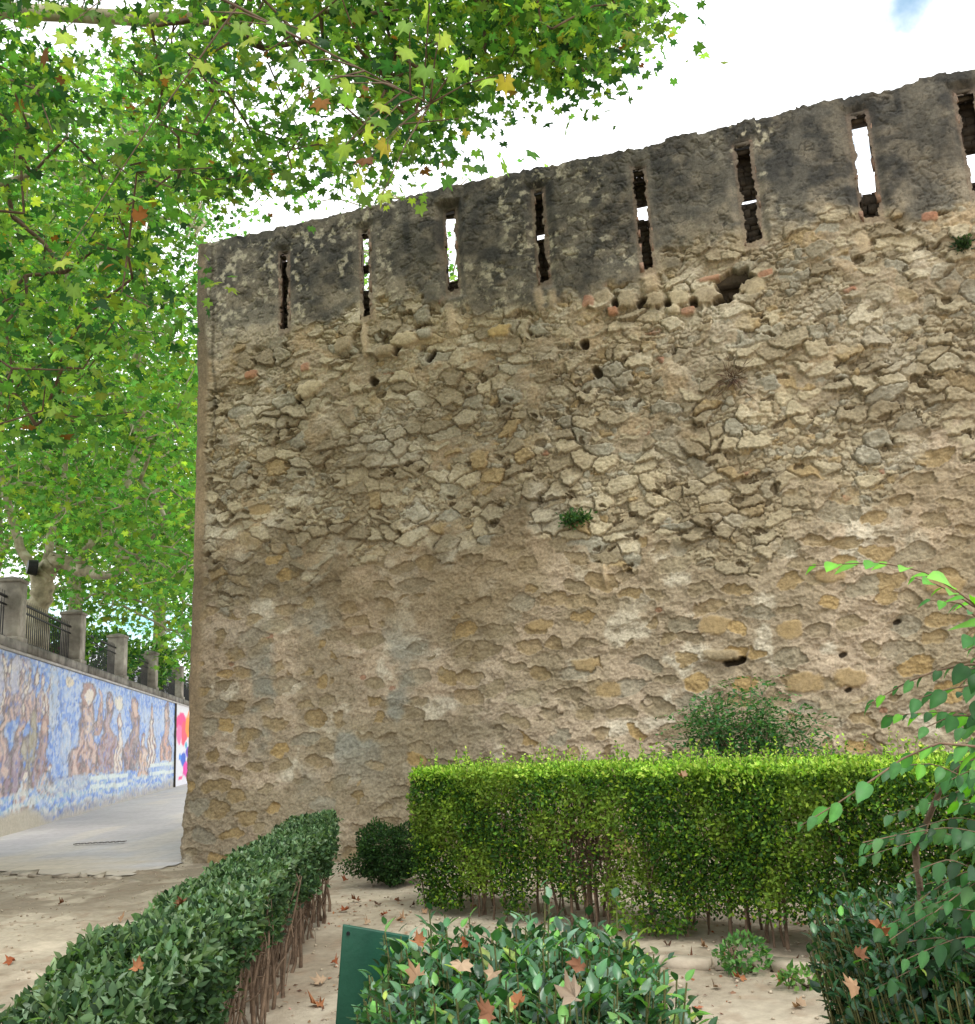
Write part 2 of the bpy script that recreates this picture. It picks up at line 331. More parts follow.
# render colour: black lichen heaviest towards the crest and to the right, paler low and in spalls
tv = (Vv-zb)/(HW-zb)
blk = ss(.14, .66, tv*.62+fbm(U*.9, Vv*.9, 411, 6, .6)*.60+(fbm(U*5, Vv*5, 418, 4)-.5)*.22-.02+.10*ss(1, 5, U))
c_r = mixc(np.broadcast_to(lin(166, 152, 128), U.shape+(3,)), lin(128, 120, 104), ss(.35, .6, fbm(U*3, Vv*3, 412, 4)))
c_r = mixc(c_r, black, blk*(.62+.26*ss(.35, .65, fbm(U*6, Vv*6, 413, 4))))
sp2 = ss(.54, .70, fbm(U*11, Vv*11, 415, 6, .6))*ss(.42, .6, fbm(U*1.3, Vv*1.3+5, 416, 3))
c_r = mixc(c_r, lin(186, 176, 150), sp2*.75)
c_r = mixc(c_r, black, crack*.5)
streak = ss(.52, .7, fbm(U*3.5, Vv*.35, 417, 4))*ss(.1, .8, tv); c_r = mixc(c_r, lin(122, 114, 98), streak*.45)
c_c = mixc(np.broadcast_to(lin(160, 138, 108), U.shape+(3,)), lin(136, 118, 92), ss(.35, .65, fbm(U*2, Vv*1.2, 421, 4)))
c_c = mixc(c_c, lin(92, 84, 70), ss(.35, .6, fbm(U*2, Vv*1.5, 422, 4))*ss(6.4, 8.2, Vv)*.8)
C = mixc(c_rub, c_low, mort); C = mixc(C, c_r, render); C = mixc(C, c_c, corner)
C = mixc(C, lin(72, 64, 50), np.exp(-((U-.33-(fbm(U*0, Vv*2, 424, 3)-.5)*.12)/.03)**2)*ss(5.8, 6.4, Vv)*.6)
# black streaks under the rim of the render, between the embrasures
for (su, v0, v1, sw) in slots:
    pass
g = np.ones(U.shape)
stain = np.exp(-((Vv-4.1-.25*(fbm(U*.6, U*0+2, 441, 3)-.5)*4)/.35)**2)*(1-ss(5, 8.5, U))*ss(.3, .6, fbm(U*1.2, Vv*2, 442, 4)); C = mixc(C, C*.74, stain)
C *= np.array([.965, .99, 1.02]); C *= ((.74+.36*fbm(U*.7, Vv*.7, 431, 3))*(.80+.40*fbm(U*7, Vv*9, 432, 5, .65))*(.90+.2*vn(U*40, Vv*46, 435)))[..., None]

# special stones / holes seen in the photograph: (px,py,w,h px, height, colour or None)
def blob(px, py, w, hgt, H, col=None, ang=0, p=2.6, soft=.18, k=.9):
    global h, C
    u0, v0 = wuv(px, py); a = w*.0128/2; b = hgt*.0128/2
    i0, i1_ = np.searchsorted(us, [u0-2*a-.05, u0+2*a+.05]); j0, j1_ = np.searchsorted(vs, [v0-2*b-.05-a, v0+2*b+.05+a])
    if i1_ <= i0 or j1_ <= j0: return
    sl = (slice(j0, j1_), slice(i0, i1_)); x = U[sl]-u0; y = Vv[sl]-v0; ca, sa = math.cos(ang), math.sin(ang)
    X = (x*ca+y*sa)/a; Y = (-x*sa+y*ca)/b
    r = (np.abs(X)**p+np.abs(Y)**p)**(1/p)+(fbm(U[sl]*15, Vv[sl]*15, int(px*7+py), 4)-.5)*.75
    m_ = 1-ss(1-soft, 1+soft, r)
    dome = H*(1-.35*np.clip(r, 0, 1)**2) if H > 0 else H
    h[sl] = h[sl]*(1-m_)+m_*((.035 if H > 0 else .0)+dome+(fbm(U[sl]*18, Vv[sl]*18, 77, 3)-.5)*.012)
    if col is not None: C[sl] = mixc(C[sl], col*(.85+.3*fbm(U[sl]*9, Vv[sl]*9, 78, 3))[..., None], m_*k)
void_shade = lin(60, 50, 38)  # shade inside the holes, painted as a dark colour
blob(735, 283, 34, 24, -.30, void_shade, .1)
blob(722, 300, 20, 9, -.28, void_shade)
for (x, y, w, hh) in [(628, 300, 26, 22), (655, 300, 24, 22), (681, 298, 27, 22), (706, 296, 28, 26), (753, 287, 24, 22), (672, 240+70, 20, 10), (604, 298, 24, 18)]:
    blob(x+random.uniform(-2, 2), y, w*random.uniform(.75, 1.1), hh*random.uniform(.7, 1.0), .028, [tan, tan2, tan2][int(x) % 3], random.uniform(-.25, .25), 2.6, k=.6)
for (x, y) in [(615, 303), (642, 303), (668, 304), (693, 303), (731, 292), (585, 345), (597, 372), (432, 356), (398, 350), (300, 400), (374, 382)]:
    blob(x, y, random.uniform(6, 11), random.uniform(8, 15), -.12, void_shade, random.uniform(-.9, .9))
for (x, y, w, hh) in [(589, 302, 13, 12), (613, 312, 12, 10), (688, 312, 15, 8), (708, 280, 22, 6), (252, 375, 17, 11), (306, 368, 12, 10), (765, 275, 14, 7), (929, 218, 15, 9)]:
    blob(x, y, w, hh, .03, redb, random.uniform(-.2, .2), 4, k=.62)
blob(500, 332, 25, 14, .045, lin(172, 148, 100)); blob(310, 390, 36, 18, .07, tan, .25)
blob(405, 340, 32, 16, .06, tan); blob(385, 352, 24, 14, .06, tan2); blob(425, 335, 18, 12, .05, grey); blob(345, 345, 24, 18, .06, tan2, .5)
for (x, y, w, hh) in [(715, 625, 30, 17), (790, 630, 26, 16), (805, 682, 34, 18), (850, 678, 32, 16), (540, 625, 28, 11), (585, 665, 28, 13), (945, 585, 34, 16), (262, 510, 26, 14), (610, 690, 24, 15), (830, 576, 26, 12)]:
    blob(x, y, w, hh, .002, ochre2, 0, 2.4)
blob(735, 661, 20, 7, -.16, void_shade, .15); blob(722, 655, 34, 10, .07, tan2, -.05)
for (x, y) in [(848, 690), (843, 655), (897, 622)]: blob(x, y, 7, 4, -.07, void_shade, .3)
for (x, y, w, hh) in [(540, 300, 12, 36), (553, 300, 12, 26), (605, 575, 7, 22), (365, 340, 10, 46), (452, 320, 18, 40), (864, 245, 16, 26), (650, 282, 22, 30)]:
    blob(x, y, w*.8, hh*.9, .03, lin(178, 158, 128), random.uniform(-.12, .12), 2.2, .5, .6)
# embrasures: flat around the hole, reddish crumbling jambs, then the opening itself
hole = np.zeros(U.shape, bool)
for k_, (su, v0, v1, sw) in enumerate(slots):
    x = U-su; nz_ = (fbm(U*0+k_*5+np.sign(x)*3, Vv*7, 500, 3)-.5)*.07+(fbm(U*20, Vv*20, 501, 3)-.5)*.05
    inside = (np.abs(x) < sw/2+nz_) & (Vv > v0+nz_) & (Vv < v1-.02+nz_*1.5)
    near = 1-ss(.06, .16, np.maximum(np.abs(x)-sw/2, np.maximum(v0-Vv, Vv-v1)))
    h = h*(1-near)+(.02+(fbm(U*20, Vv*20, 502, 3)-.5)*.014)*near
    jm = (1-ss(.035, .07, np.maximum(np.abs(x)-sw/2, np.maximum(v0-.22-Vv, Vv-v1)))+(fbm(U*9, Vv*5, 503, 3)-.5)*.9)
    jm = np.clip(jm, 0, 1)*near
    C = mixc(C, lin(124, 106, 90), jm*.5)
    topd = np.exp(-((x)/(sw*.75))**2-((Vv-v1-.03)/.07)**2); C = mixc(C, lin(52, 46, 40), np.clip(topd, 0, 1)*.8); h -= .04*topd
    hole |= inside
# positions
topn = (fbm(us*2.5, us*0+2, 601, 3)-.5)*.05+(fbm(us*12, us*0+2, 602, 4)-.5)*.07
topn += np.where(us > 7.5, (vn(us*4.2, us*0+5, 603) > .55)*.035, 0)
Z = Vv+topn[None]*ss(HW-.9, HW, Vv)
bat = (fbm(us*0+3, vs[:, None]*.8, 611, 4)-.5)*.05+(fbm(us*0+3, vs[:, None]*6, 612, 3)-.5)*.035-.04*(1-ss(0, 5.5, vs[:, None]))-.03*(1-ss(0, 1.0, vs[:, None]))+.05
UU = U+bat*np.exp(-U/.25)
round_ = -.05*np.exp(-(U/.035)**2)
P = A[None, None]+UU[..., None]*Ld+(h+round_)[..., None]*NRM; P[..., 2] = Z
nv, nu = U.shape
idx = np.arange(nv*nu).reshape(nv, nu)
vh = hole
qm = ~(vh[:-1, :-1] | vh[1:, :-1] | vh[:-1, 1:] | vh[1:, 1:])
Fq = np.stack([idx[:-1, :-1], idx[:-1, 1:], idx[1:, 1:], idx[1:, :-1]], -1)[qm]
Vall = [P.reshape(-1, 3)]; Call = [C.reshape(-1, 3)]; Fall = [Fq]; base = nv*nu
# cap
kc = 10; t = np.linspace(0, 1, kc+1)[1:]
top = P[-1]; rows = []
for tt in t:
    r_ = top - NRM*(TH+.05)*tt; r_ = r_.copy(); r_[:, 2] += (fbm(us*9, us*0+tt*7, 620, 3)-.5)*.07*math.sin(tt*math.pi)+.02*math.sin(tt*math.pi); rows.append(r_)
rows = np.array(rows); ncap = kc*nu
ci = np.concatenate([idx[-1][None], base+np.arange(ncap).reshape(kc, nu)])
Fall.append(np.stack([ci[:-1, :-1], ci[:-1, 1:], ci[1:, 1:], ci[1:, :-1]], -1).reshape(-1, 4)); Vall.append(rows.reshape(-1, 3)); Call.append(np.tile(lin(76, 71, 62), (ncap, 1))*(.7+.6*rng.random((ncap, 1)))); base += ncap
# the return face along the street (full depth) welded to the corner column
DR = 7.0; ds = np.concatenate([np.arange(.02, .3, .02), np.arange(.3, DR+.05, .05)]); nd = len(ds)
sv = np.arange(0, nv, 3); sv[-1] = nv-1; c0 = P[sv, 0]
ret = c0[None]-NRM*ds[:, None, None]+(-Ld)*((fbm(ds[:, None]*2.2, vs[sv][None]*3, 630, 5)-.5)*.14*ss(0, .3, ds)[:, None])[..., None]
Vall.append(ret.reshape(-1, 3)); cc = mixc(np.broadcast_to(tan2, (nd, len(sv), 3)), pink2, ss(.4, .6, fbm(ds[:, None]*3, vs[sv][None]*4, 631, 4))); cc = mixc(cc, black, ss(7.3, 8.6, np.broadcast_to(vs[sv][None], (nd, len(sv))))*.7)
Call.append(cc.reshape(-1, 3)); ri = np.concatenate([idx[sv, 0][None], base+np.arange(nd*len(sv)).reshape(nd, len(sv))]); base += nd*len(sv)
Fall.append(np.stack([ri[:-1, :-1], ri[:-1, 1:], ri[1:, 1:], ri[1:, :-1]], -1).reshape(-1, 4))
Cc = np.concatenate(Call)
wall_root = empty('fortress_wall', (A[0], A[1], 0), 'tall old rubble stone wall with narrow slits and a blackened crest', 'wall')
masonry = npmesh('masonry', np.concatenate(Vall), [np.concatenate(Fall)], M_wall, wall_root, col=Cc, smooth=False)
# back of the parapet, the wall-walk and the fill behind, return parapet
mb = MB(); LDv = Ld; NB = -NRM
def wbox(u0, u1, n0, n1, z0, z1):   # n measured backwards from the face
    c = A+Ld*(u0+u1)/2-NRM*(n0+n1)/2; c[2] = (z0+z1)/2
    mb.box(c, (u1-u0, n1-n0, z1-z0), Ld, NB)
SB = min(s[1] for s in slots)-.12; ST = max(s[2] for s in slots)+.12; HS = .26
wbox(.12, LW, .48, DR, 0, SB-.25)                       # solid core up to the walk
ed = [.12]
for s in slots: ed += [s[0]-HS, s[0]+HS]
ed.append(LW)
wbox(.12, LW, .10, TH, SB-.25, SB)                      # below the embrasures
wbox(.12, LW, .10, TH, ST, HW-.10)
for a_, b_ in zip(ed[0::2], ed[1::2]): wbox(a_, b_, .10, TH, SB, ST)
wbox(.12, .5, TH, DR, SB-.25, HW-.12)
mb.build('wall_core', M_dark, wall_root)
# embrasure linings: splayed reveals, head and sill, loose brick and stone that choke some of them
open_px = [[], [(270, 292)], [(240, 284)], [(215, 219), (231, 242)], [(180, 184), (203, 222), (226, 230)], [(197, 206)], [(137, 197)], [(150, 185)]]
def woff(u, n, z): p = A+Ld*u-NRM*n; return np.array([p[0], p[1], z])
pxs = [285, 366, 452, 541.5, 643, 748, 864.5, 972]
for k_, (su, v0, v1, sw) in enumerate(slots):
    j = MB(); hw = sw/2+.012; n0 = -.002
    for s in (-1, 1):
        a0 = su+s*hw; a1 = su+s*HS
        Pq = [woff(a0, n0, v0-.03), woff(a1, TH+.0, SB), woff(a1, TH+.0, ST), woff(a0, n0, v1+.03)]
        # subdivide the reveal for a rough surface
        g_ = []
        for a in np.linspace(0, 1, 14):
            for b in np.linspace(0, 1, 20):
                p = (1-a)*((1-b)*Pq[0]+b*Pq[3])+a*((1-b)*Pq[1]+b*Pq[2]); p = p+Ld*s*(.025*vn(np.array(a*5+k_), np.array(b*14+s), 7)-.012); g_.append(p)
        gi = np.arange(14*20).reshape(14, 20); j.add(g_, np.stack([gi[:-1, :-1], gi[1:, :-1], gi[1:, 1:], gi[:-1, 1:]], -1).reshape(-1, 4))
    slit = j.build('arrow_slit', M_jamb, wall_root)
    j = MB()
    j.add([woff(su-hw-.01, n0, v1+.0), woff(su+hw+.01, n0, v1), woff(su+HS, TH, ST), woff(su-HS, TH, ST)], [[0, 1, 2, 3]])
    j.box(woff(su, .03, v1+.045), (sw+.12, .05, .045), Ld, NB, jit=.006)
    j.box(woff(su, .12, v1-.01), (sw+.10, .08, .05), Ld, NB, jit=.008)
    j.build('lintel', M_dark, slit)
    j = MB(); j.add([woff(su-hw-.01, n0, v0), woff(su+hw+.01, n0, v0), woff(su+HS, TH, SB), woff(su-HS, TH, SB)], [[0, 1, 2, 3]])
    # brick edging standing down each side of the slit
    for s in (-1, 1):
        zc = v0-.05
        while zc < v1-.06:
            hh = random.uniform(.06, .2)
            if random.random() < .6: j.box(woff(su+s*(hw+.014+random.uniform(-.004, .02)), .006+random.uniform(-.006, .016), zc+hh/2), (random.uniform(.025, .05), .05, hh-.012), Ld, NB, jit=.009)
            zc += hh
    j.build('brick_edging', M_brick if k_ in (2, 4, 6) else M_jamb, slit)
    # rubble inside
    j = MB(); nb = .36; bp = A-NRM*nb; bq = B_-NRM*nb
    def zz(py): return vpl(pxs[k_], py, bp, bq)[2]
    spans = sorted([(zz(b), zz(a)) for a, b in open_px[k_]]); z = v0-.1; ztop = ST
    segs = []
    for (a, b) in spans: segs.append((z, a)); z = b
    segs.append((z, v1+.05 if k_ != 1 else z+.05))
    for (a, b) in segs:
        if k_ in (2, 6) and a > v0: continue
        zc = a
        while zc < b-.01:
            hh = min(random.uniform(.05, .13), b-zc)
            wd_ = .42; x0 = su-wd_/2
            while x0 < su+wd_/2:
                ww = random.uniform(.08, .2); j.box(woff(x0+ww/2, nb+random.uniform(-.03, .03), zc+hh/2), (ww-.004, .13, hh-.003), Ld, NB, jit=.006); x0 += ww
            zc += hh
        if b > a: j.box(woff(su, nb+.09, (a+b)/2), (.5, .06, b-a), Ld, NB)
    if j.n: j.build('choking_stones', M_dark, slit)

# ------------------------------------------------------------------ ground
def grid_sheet(name, x0, x1, y0, y1, st, zf, colf, mat_, mask=None, kind='structure'):
    xs = np.arange(x0, x1+st, st); ys = np.arange(y0, y1+st, st); X, Y = np.meshgrid(xs, ys); Zg = zf(X, Y)
    Pm = np.stack([X, Y, Zg], -1); ii = np.arange(X.size).reshape(X.shape)
    q = np.stack([ii[:-1, :-1], ii[:-1, 1:], ii[1:, 1:], ii[1:, :-1]], -1)
    if mask is not None:
        mk = mask(X, Y); q = q[mk[:-1, :-1] & mk[1:, 1:] & mk[1:, :-1] & mk[:-1, 1:]]
    o = npmesh(name, Pm.reshape(-1, 3), q.reshape(-1, 4), mat_, col=colf(X, Y).reshape(-1, 3), smooth=True); o['kind'] = kind; return o
M_dirt = attr_mat('dry_dirt', .97, 14, .16, .7, 55, .014, .1)
M_road = attr_mat('paved_road', .9, 9, .12, .45, 40, .006, .15)
_n = M_road.node_tree; _b = _n.nodes['Principled BSDF']; _src = _b.inputs['Base Color'].links[0].from_socket
_tc = N(_n, 'ShaderNodeTexCoord'); _mp = N(_n, 'ShaderNodeMapping'); _mp.inputs['Rotation'].default_value = (0, 0, .15); _br = N(_n, 'ShaderNodeTexBrick'); _br.inputs['Scale'].default_value = 1.0; _br.inputs['Mortar Size'].default_value = .012; _br.inputs['Brick Width'].default_value = .9; _br.inputs['Row Height'].default_value = .45
_br.inputs['Color1'].default_value = (1, 1, 1, 1); _br.inputs['Color2'].default_value = (.86, .86, .88, 1); _br.inputs['Mortar'].default_value = (.62, .60, .58, 1)
_mx = N(_n, 'ShaderNodeMix', data_type='RGBA', blend_type='MULTIPLY'); _mx.inputs[0].default_value = .6
_n.links.new(_tc.outputs['Object'], _mp.inputs[0]); _n.links.new(_mp.outputs[0], _br.inputs['Vector']); _n.links.new(_src, _mx.inputs[6]); _n.links.new(_br.outputs['Color'], _mx.inputs[7]); _n.links.new(_mx.outputs[2], _b.inputs['Base Color'])
# mural wall line
M0 = gp(0, 838); M1 = gp(190, 783); MD = M1-M0; MD /= np.linalg.norm(MD); MN = np.array([MD[1], -MD[0], 0])
if MN@(CAM-M0) < 0: MN = -MN
def mpt(s, z=0., n=0.): p = M0+MD*s+MN*n; return np.array([p[0], p[1], z])
def suv(px, py):
    p = vpl(px, py, M0, M1); return (p-M0)@MD, p[2]
def side_m(X, Y): return (X-M0[0])*MN[0]+(Y-M0[1])*MN[1]
# far ground sheet to the horizon
def dirtcol(X, Y):
    a = np.broadcast_to(lin(176, 164, 144), X.shape+(3,)); c = mixc(a, lin(148, 135, 116), ss(.35, .65, fbm(X*1.1, Y*.8, 700, 5)))
    c = mixc(c, lin(200, 186, 164), ss(.5, .7, fbm(X*2.5, Y*2.5, 701, 4))*.6)
    c = mixc(c, lin(138, 114, 92), ss(.60, .72, fbm(X*6, Y*6, 702, 4))*.35)
    return c
gs = []
def flat(name, pts, z, mat_, c):
    P_ = np.array([[p[0], p[1], z] for p in pts]); o = npmesh(name, P_, np.array([list(range(len(pts)))]), mat_, col=np.tile(c, (len(pts), 1))); o['kind'] = 'structure'; return o
flat('ground', [(-600, -300), (600, -300), (600, 1500), (-600, 1500)], -.06, M_dirt, lin(186, 168, 142))
edge_y = lambda X: gp(0, 872)[1]+(X-gp(0, 872)[0])*((gp(188, 884)-gp(0, 872))[1]/(gp(188, 884)-gp(0, 872))[0])
def dz(X, Y):
    z = (fbm(X*.7, Y*.7, 710, 4)-.5)*.05+(fbm(X*5, Y*5, 711, 4)-.5)*.022+(fbm(X*22, Y*22, 712, 3)-.5)*.010
    lane = (X < -2.6) & (Y < 16)
    z = z+.02*ss(.52, .7, fbm(X*3, Y*3, 713, 3))*lane
    return z*(1-.8*ss(13.4, 14.2, Y+X*0))
grid_sheet('garden_dirt', -13, 8, 1.5, 15.6, .028, dz, dirtcol, M_dirt)
def roadcol(X, Y):
    a = np.broadcast_to(lin(192, 187, 186), X.shape+(3,)); c = mixc(a, lin(184, 178, 178), ss(.35, .65, fbm(X*.7, Y*.35, 720, 5)))
    c = mixc(c, lin(200, 190, 180), ss(.5, .7, fbm(X*1.5, Y*.3, 721, 4))*.7)
    t_ = 1-ss(0.0, 2.2, Y-edge_y(X)+(fbm(X*.8, Y*2, 722, 4)-.5)*2.4)
    return mixc(c, lin(196, 180, 156), np.clip(t_, 0, 1)*.8)
ey = lambda X, Y: edge_y(X)+(fbm(X*1.2, X*0, 723, 4)-.5)*.5
grid_sheet('paved_road', -24, -1.5, 12.5, 76, .09, lambda X, Y: .020+(fbm(X*.5, Y*.5, 724, 3)-.5)*.02+0*X, roadcol, M_road, mask=lambda X, Y: (Y > ey(X, Y)) & (side_m(X, Y) > -.2) & ~((X-A[0])*Ld[0]+(Y-A[1])*Ld[1] > .12))
# drain grate in the road
dg = gp(100, 843, .045); d = MB()
for i in range(9): d.box((dg[0]-.4+i*.1, dg[1], .052), (.06, .14, .012))
o = d.build('road_drain', noise_mat('worn_iron', lin(84, 80, 78), lin(120, 116, 112), 9)); tag(o, 'thin dark drain slot set across the paved lane by the mural wall', 'drain')
# broken stone edging between dirt and paving
eroot = empty('stone_edging', (-8, 13, 0), 'broken line of edging stones where the dirt meets the paving', 'edging'); M_edge = noise_mat('edging_stone', lin(150, 138, 120), lin(190, 176, 156), 6)
for i in range(48):
    xx = -13+i*.2+random.uniform(-.05, .05)
    if xx > A[0]+.1: break
    yy = float(edge_y(np.array(xx)))+float((fbm(np.array([xx*1.2]), np.array([0.]), 723, 4)-.5)[0])*.5
    if random.random() < .7 and xx > -7.5:
        e = MB(); e.box((xx, yy-.03, .012), (random.uniform(.1, .3), random.uniform(.06, .14), random.uniform(.03, .05)), (math.cos(.2), math.sin(.2)*random.uniform(-1, 1), 0), jit=.018); e.build('stone', M_edge, eroot)
# path edging at the foot of the tall hedge (pale kerb line)
k0 = gp(640, 965); k1 = gp(830, 975); kroot = empty('kerb', k0, 'low worn stone kerb at the foot of the tall hedge', 'kerb'); M_kerb = noise_mat('kerb_stone', lin(142, 130, 112), lin(178, 164, 144), 6); kd = (k1-k0)/np.linalg.norm(k1-k0); kn = np.array([-kd[1], kd[0], 0])
for i in range(9):
    a0 = -.5+i*.34; c = k0+kd*(a0+.16); e = MB(); e.box((c[0]+random.uniform(-.02, .02), c[1]+random.uniform(-.02, .02), .03), (.32, .14, .06), kd, kn, jit=.012); e.build('stone', M_kerb, kroot)

# ------------------------------------------------------------------ mural wall on the left
s_a = suv(0, 648); s_b = suv(190, 708); s_end = suv(175.5, 706)[0]
SL0, SL1 = -9.0, 60.0
def ztop(s): return s_a[1]+(s_b[1]-s_a[1])*(s-s_a[0])/(s_b[0]-s_a[0])
def mural_mesh(name, s0, s1, paint, ms, mz, parent, matl, n=.0):
    ss_ = np.arange(s0, s1+ms*.5, ms); zs = np.arange(0, 1.0001, mz); Sg, Zg = np.meshgrid(ss_, zs); Zw = Zg*ztop(Sg)-.05*(1-Zg)
    P_ = M0+MD*Sg[..., None]+MN*(n+(fbm(Sg*3, Zw*3, 801, 4)-.5)*.03+(fbm(Sg*14, Zw*14, 805, 2)-.5)*.012)[..., None]; P_[..., 2] = Zw
    Cg = paint(Sg, Zw); ii = np.arange(Sg.size).reshape(Sg.shape)
    return npmesh(name, P_.reshape(-1, 3), np.stack([ii[:-1, :-1], ii[:-1, 1:], ii[1:, 1:], ii[1:, :-1]], -1).reshape(-1, 4), matl, parent, col=Cg.reshape(-1, 3))
M_mos = attr_mat('mosaic_tile', .5, 24, .18, .5, 60, .008, .4)
def paint(Sg, Zg):
    Sg0, Zg0 = Sg, Zg
    # tesserae: one colour per small irregular tile
    e_, d_, ti, tj, tx, ty = voro(Sg+(fbm(Sg*3, Zg*3, 811, 2)-.5)*.2, Zg+(fbm(Sg*3, Zg*3, 812, 2)-.5)*.2, .13, .085, 810, .45)
    a = _h(ti, tj, 813); b = _h(ti, tj, 814)
    blue = mixc(np.broadcast_to(lin(72, 122, 206), Sg.shape+(3,)), lin(140, 172, 214), a); blue = mixc(blue, lin(60, 104, 184), (b > .86)*.7); blue = mixc(blue, lin(186, 200, 216), (b < .18)*.7); blue = mixc(blue, lin(176, 192, 214), ss(.50, .66, fbm(Sg*.7, Zg*1.6, 815, 4))*.6)
    c = blue
    def fig(cs, cz, w, hgt, tone, tone2, k=.9, p=2.2):
        nonlocal c
        r = (np.abs((Sg-cs)/w)**p+np.abs((Zg-cz)/hgt)**p)**(1/p)+(fbm(Sg*1.8, Zg*4, int(cs*13+cz*7), 5)-.5)*.95
        m_ = (1-ss(.9, 1.0, r))*k; ol = np.exp(-((r-.98)/.06)**2)*.55+np.exp(-((np.abs(fbm(Sg*1.3, Zg*3.2, int(cs*3+cz*11), 4)-.5))/.018)**2)*.45*m_
        c = mixc(c, mixc(np.broadcast_to(tone, Sg.shape+(3,)), tone2, ss(.35, .65, a*.5+.5*fbm(Sg*3, Zg*5, int(cs*5+cz), 4))), m_); c = mixc(c, lin(104, 84, 84), np.clip(ol, 0, 1)); c = mixc(c, lin(226, 214, 196), np.exp(-((r-.55-.2*a)/.10)**2)*.35*m_)
    br = lin(152, 108, 94); br2 = lin(200, 166, 148); dk_ = lin(104, 76, 78); cr_ = lin(218, 206, 190); mv = lin(146, 120, 136)
    def F(px, py, wpx, hpx, *r, **kw):
        s, z = suv(px, py); s0, _ = suv(px-wpx/2, py); s1, _ = suv(px+wpx/2, py); z1 = suv(px, py-hpx/2)[1]; z0 = suv(px, py+hpx/2)[1]
        fig(s, z, abs(s1-s0)/2, abs(z1-z0)/2, *r, **kw)
    def person(px, ptop, pbot, wpx, robe, robe2, skin, hair, lean=0.):
        Sg = Sg0+(fbm(Sg0*.8, Zg0*2.2, int(px), 4)-.5)*1.1; Zg = Zg0+(fbm(Sg0*.8, Zg0*2.2, int(px)+50, 4)-.5)*.34
        s0, _ = suv(px-wpx/2, pbot); s1, _ = suv(px+wpx/2, pbot); sc = (s0+s1)/2; w = abs(s1-s0)/2; zt = suv(px, ptop)[1]; zb0 = suv(px, pbot)[1]; H_ = zt-zb0; sd_ = int(px*7+ptop)
        q = (Zg-zb0)/H_; wav = (fbm(Sg*1.5, Zg*4, sd_, 4)-.5)
        cx = sc+lean*w*q; half = w*(.95-.55*ss(.15, .72, q)+.12*np.sin(q*9+sd_))*(q < .80)+wav*w*.35
        body = (np.abs(Sg-cx) < half) & (q > 0) & (q < .79)
        fold = np.sin((Sg-cx)/w*9+wav*9+q*3)
        nonlocal c
        col_ = mixc(np.broadcast_to(robe, Sg.shape+(3,)), robe2, ss(-.2, .5, fold)); col_ = mixc(col_, lin(80, 62, 66), (fold < -.75)*.7)
        edge = (np.abs(np.abs(Sg-cx)-half) < w*.10) & (q > 0) & (q < .79)
        c = mixc(c, col_, body*.95); c = mixc(c, lin(84, 66, 70), edge*.75)
        hr = np.sqrt(((Sg-cx)/(w*.44))**2+((q-.86)/.15)**2)+wav*.3; c = mixc(c, hair, (hr < 1)*.95); c = mixc(c, lin(70, 54, 56), (np.abs(hr-1) < .10)*.7)
        fr = np.sqrt(((Sg-cx-.05*w)/(w*.27))**2+((q-.84)/.095)**2); c = mixc(c, skin, (fr < 1)*.95);
        c = mixc(c, skin, np.exp(-((Sg-cx-.2*w)/(w*.3))**2-((q-.5)/.12)**2)*.55)
    # arches and crowd at the left end
    F(10, 690, 60, 70, lin(206, 196, 196), lin(176, 168, 188), k=.75)
    for i_ in range(7): person(3+i_*7.5, 655+i_*3+(i_ % 2)*5, 716+i_, 9, [br, mv, br2][i_ % 3], [cr_, br2, mv][i_ % 3], cr_, [br, dk_, mv][i_ % 3])
    for i_ in range(4): person(2+i_*13, 706+(i_ % 2)*8, 796-i_*3, 17, [mv, dk_, lin(130, 118, 100), br][i_], [br2, mv, lin(160, 150, 120), mv][i_], br2, [dk_, br, dk_, br][i_])
    F(33, 735, 7, 54, lin(150, 140, 110), lin(112, 112, 84)); F(53, 700, 9, 70, lin(184, 196, 210), lin(140, 170, 206), k=.8)
    person(22, 770, 812, 20, br2, lin(196, 206, 216), cr_, mv); person(46, 762, 800, 16, lin(150, 176, 206), br2, cr_, br)
    F(66, 742, 9, 46, lin(150, 178, 212), lin(190, 200, 212), k=.7)
    person(84, 682, 775, 27, br, br2, cr_, br, .1); person(98, 690, 735, 7, br2, br, br2, br2); person(107, 690, 773, 20, br, mv, br2, dk_); person(118, 712, 772, 9, br2, cr_, cr_, br)
    person(132, 697, 772, 17, dk_, br, br2, br, .2); person(143, 735, 776, 12, lin(206, 160, 124), br2, cr_, br); person(151, 701, 765, 9, br, cr_, br2, dk_); person(166, 704, 760, 10, br, lin(196, 140, 110), br2, dk_)
    F(70, 682, 7, 9, cr_, lin(214, 196, 150)); F(119, 703, 8, 16, lin(214, 208, 180), cr_)
    F(70, 784, 44, 18, lin(196, 196, 186), lin(150, 160, 170), k=.5)
    # rippled bands of water with pale lines
    wv_ = np.sin(Zg*26+fbm(Sg*1.2, Zg*1.5, 830, 3)*14)
    low = (1-ss(.55, 1.15, Zg+(fbm(Sg*.8, Zg*.8, 831, 3)-.5)*.5)); c = mixc(c, mixc(np.broadcast_to(lin(150, 182, 200), Sg.shape+(3,)), lin(206, 210, 204), (a > .5)*1.0), low*(wv_ > .1)*.85)
    c = mixc(c, mixc(np.broadcast_to(lin(176, 160, 146), Sg.shape+(3,)), lin(120, 118, 120), b), (1-ss(.12, .45, Zg+(fbm(Sg*2, Zg*2, 832, 3)-.5)*.3))*.85)
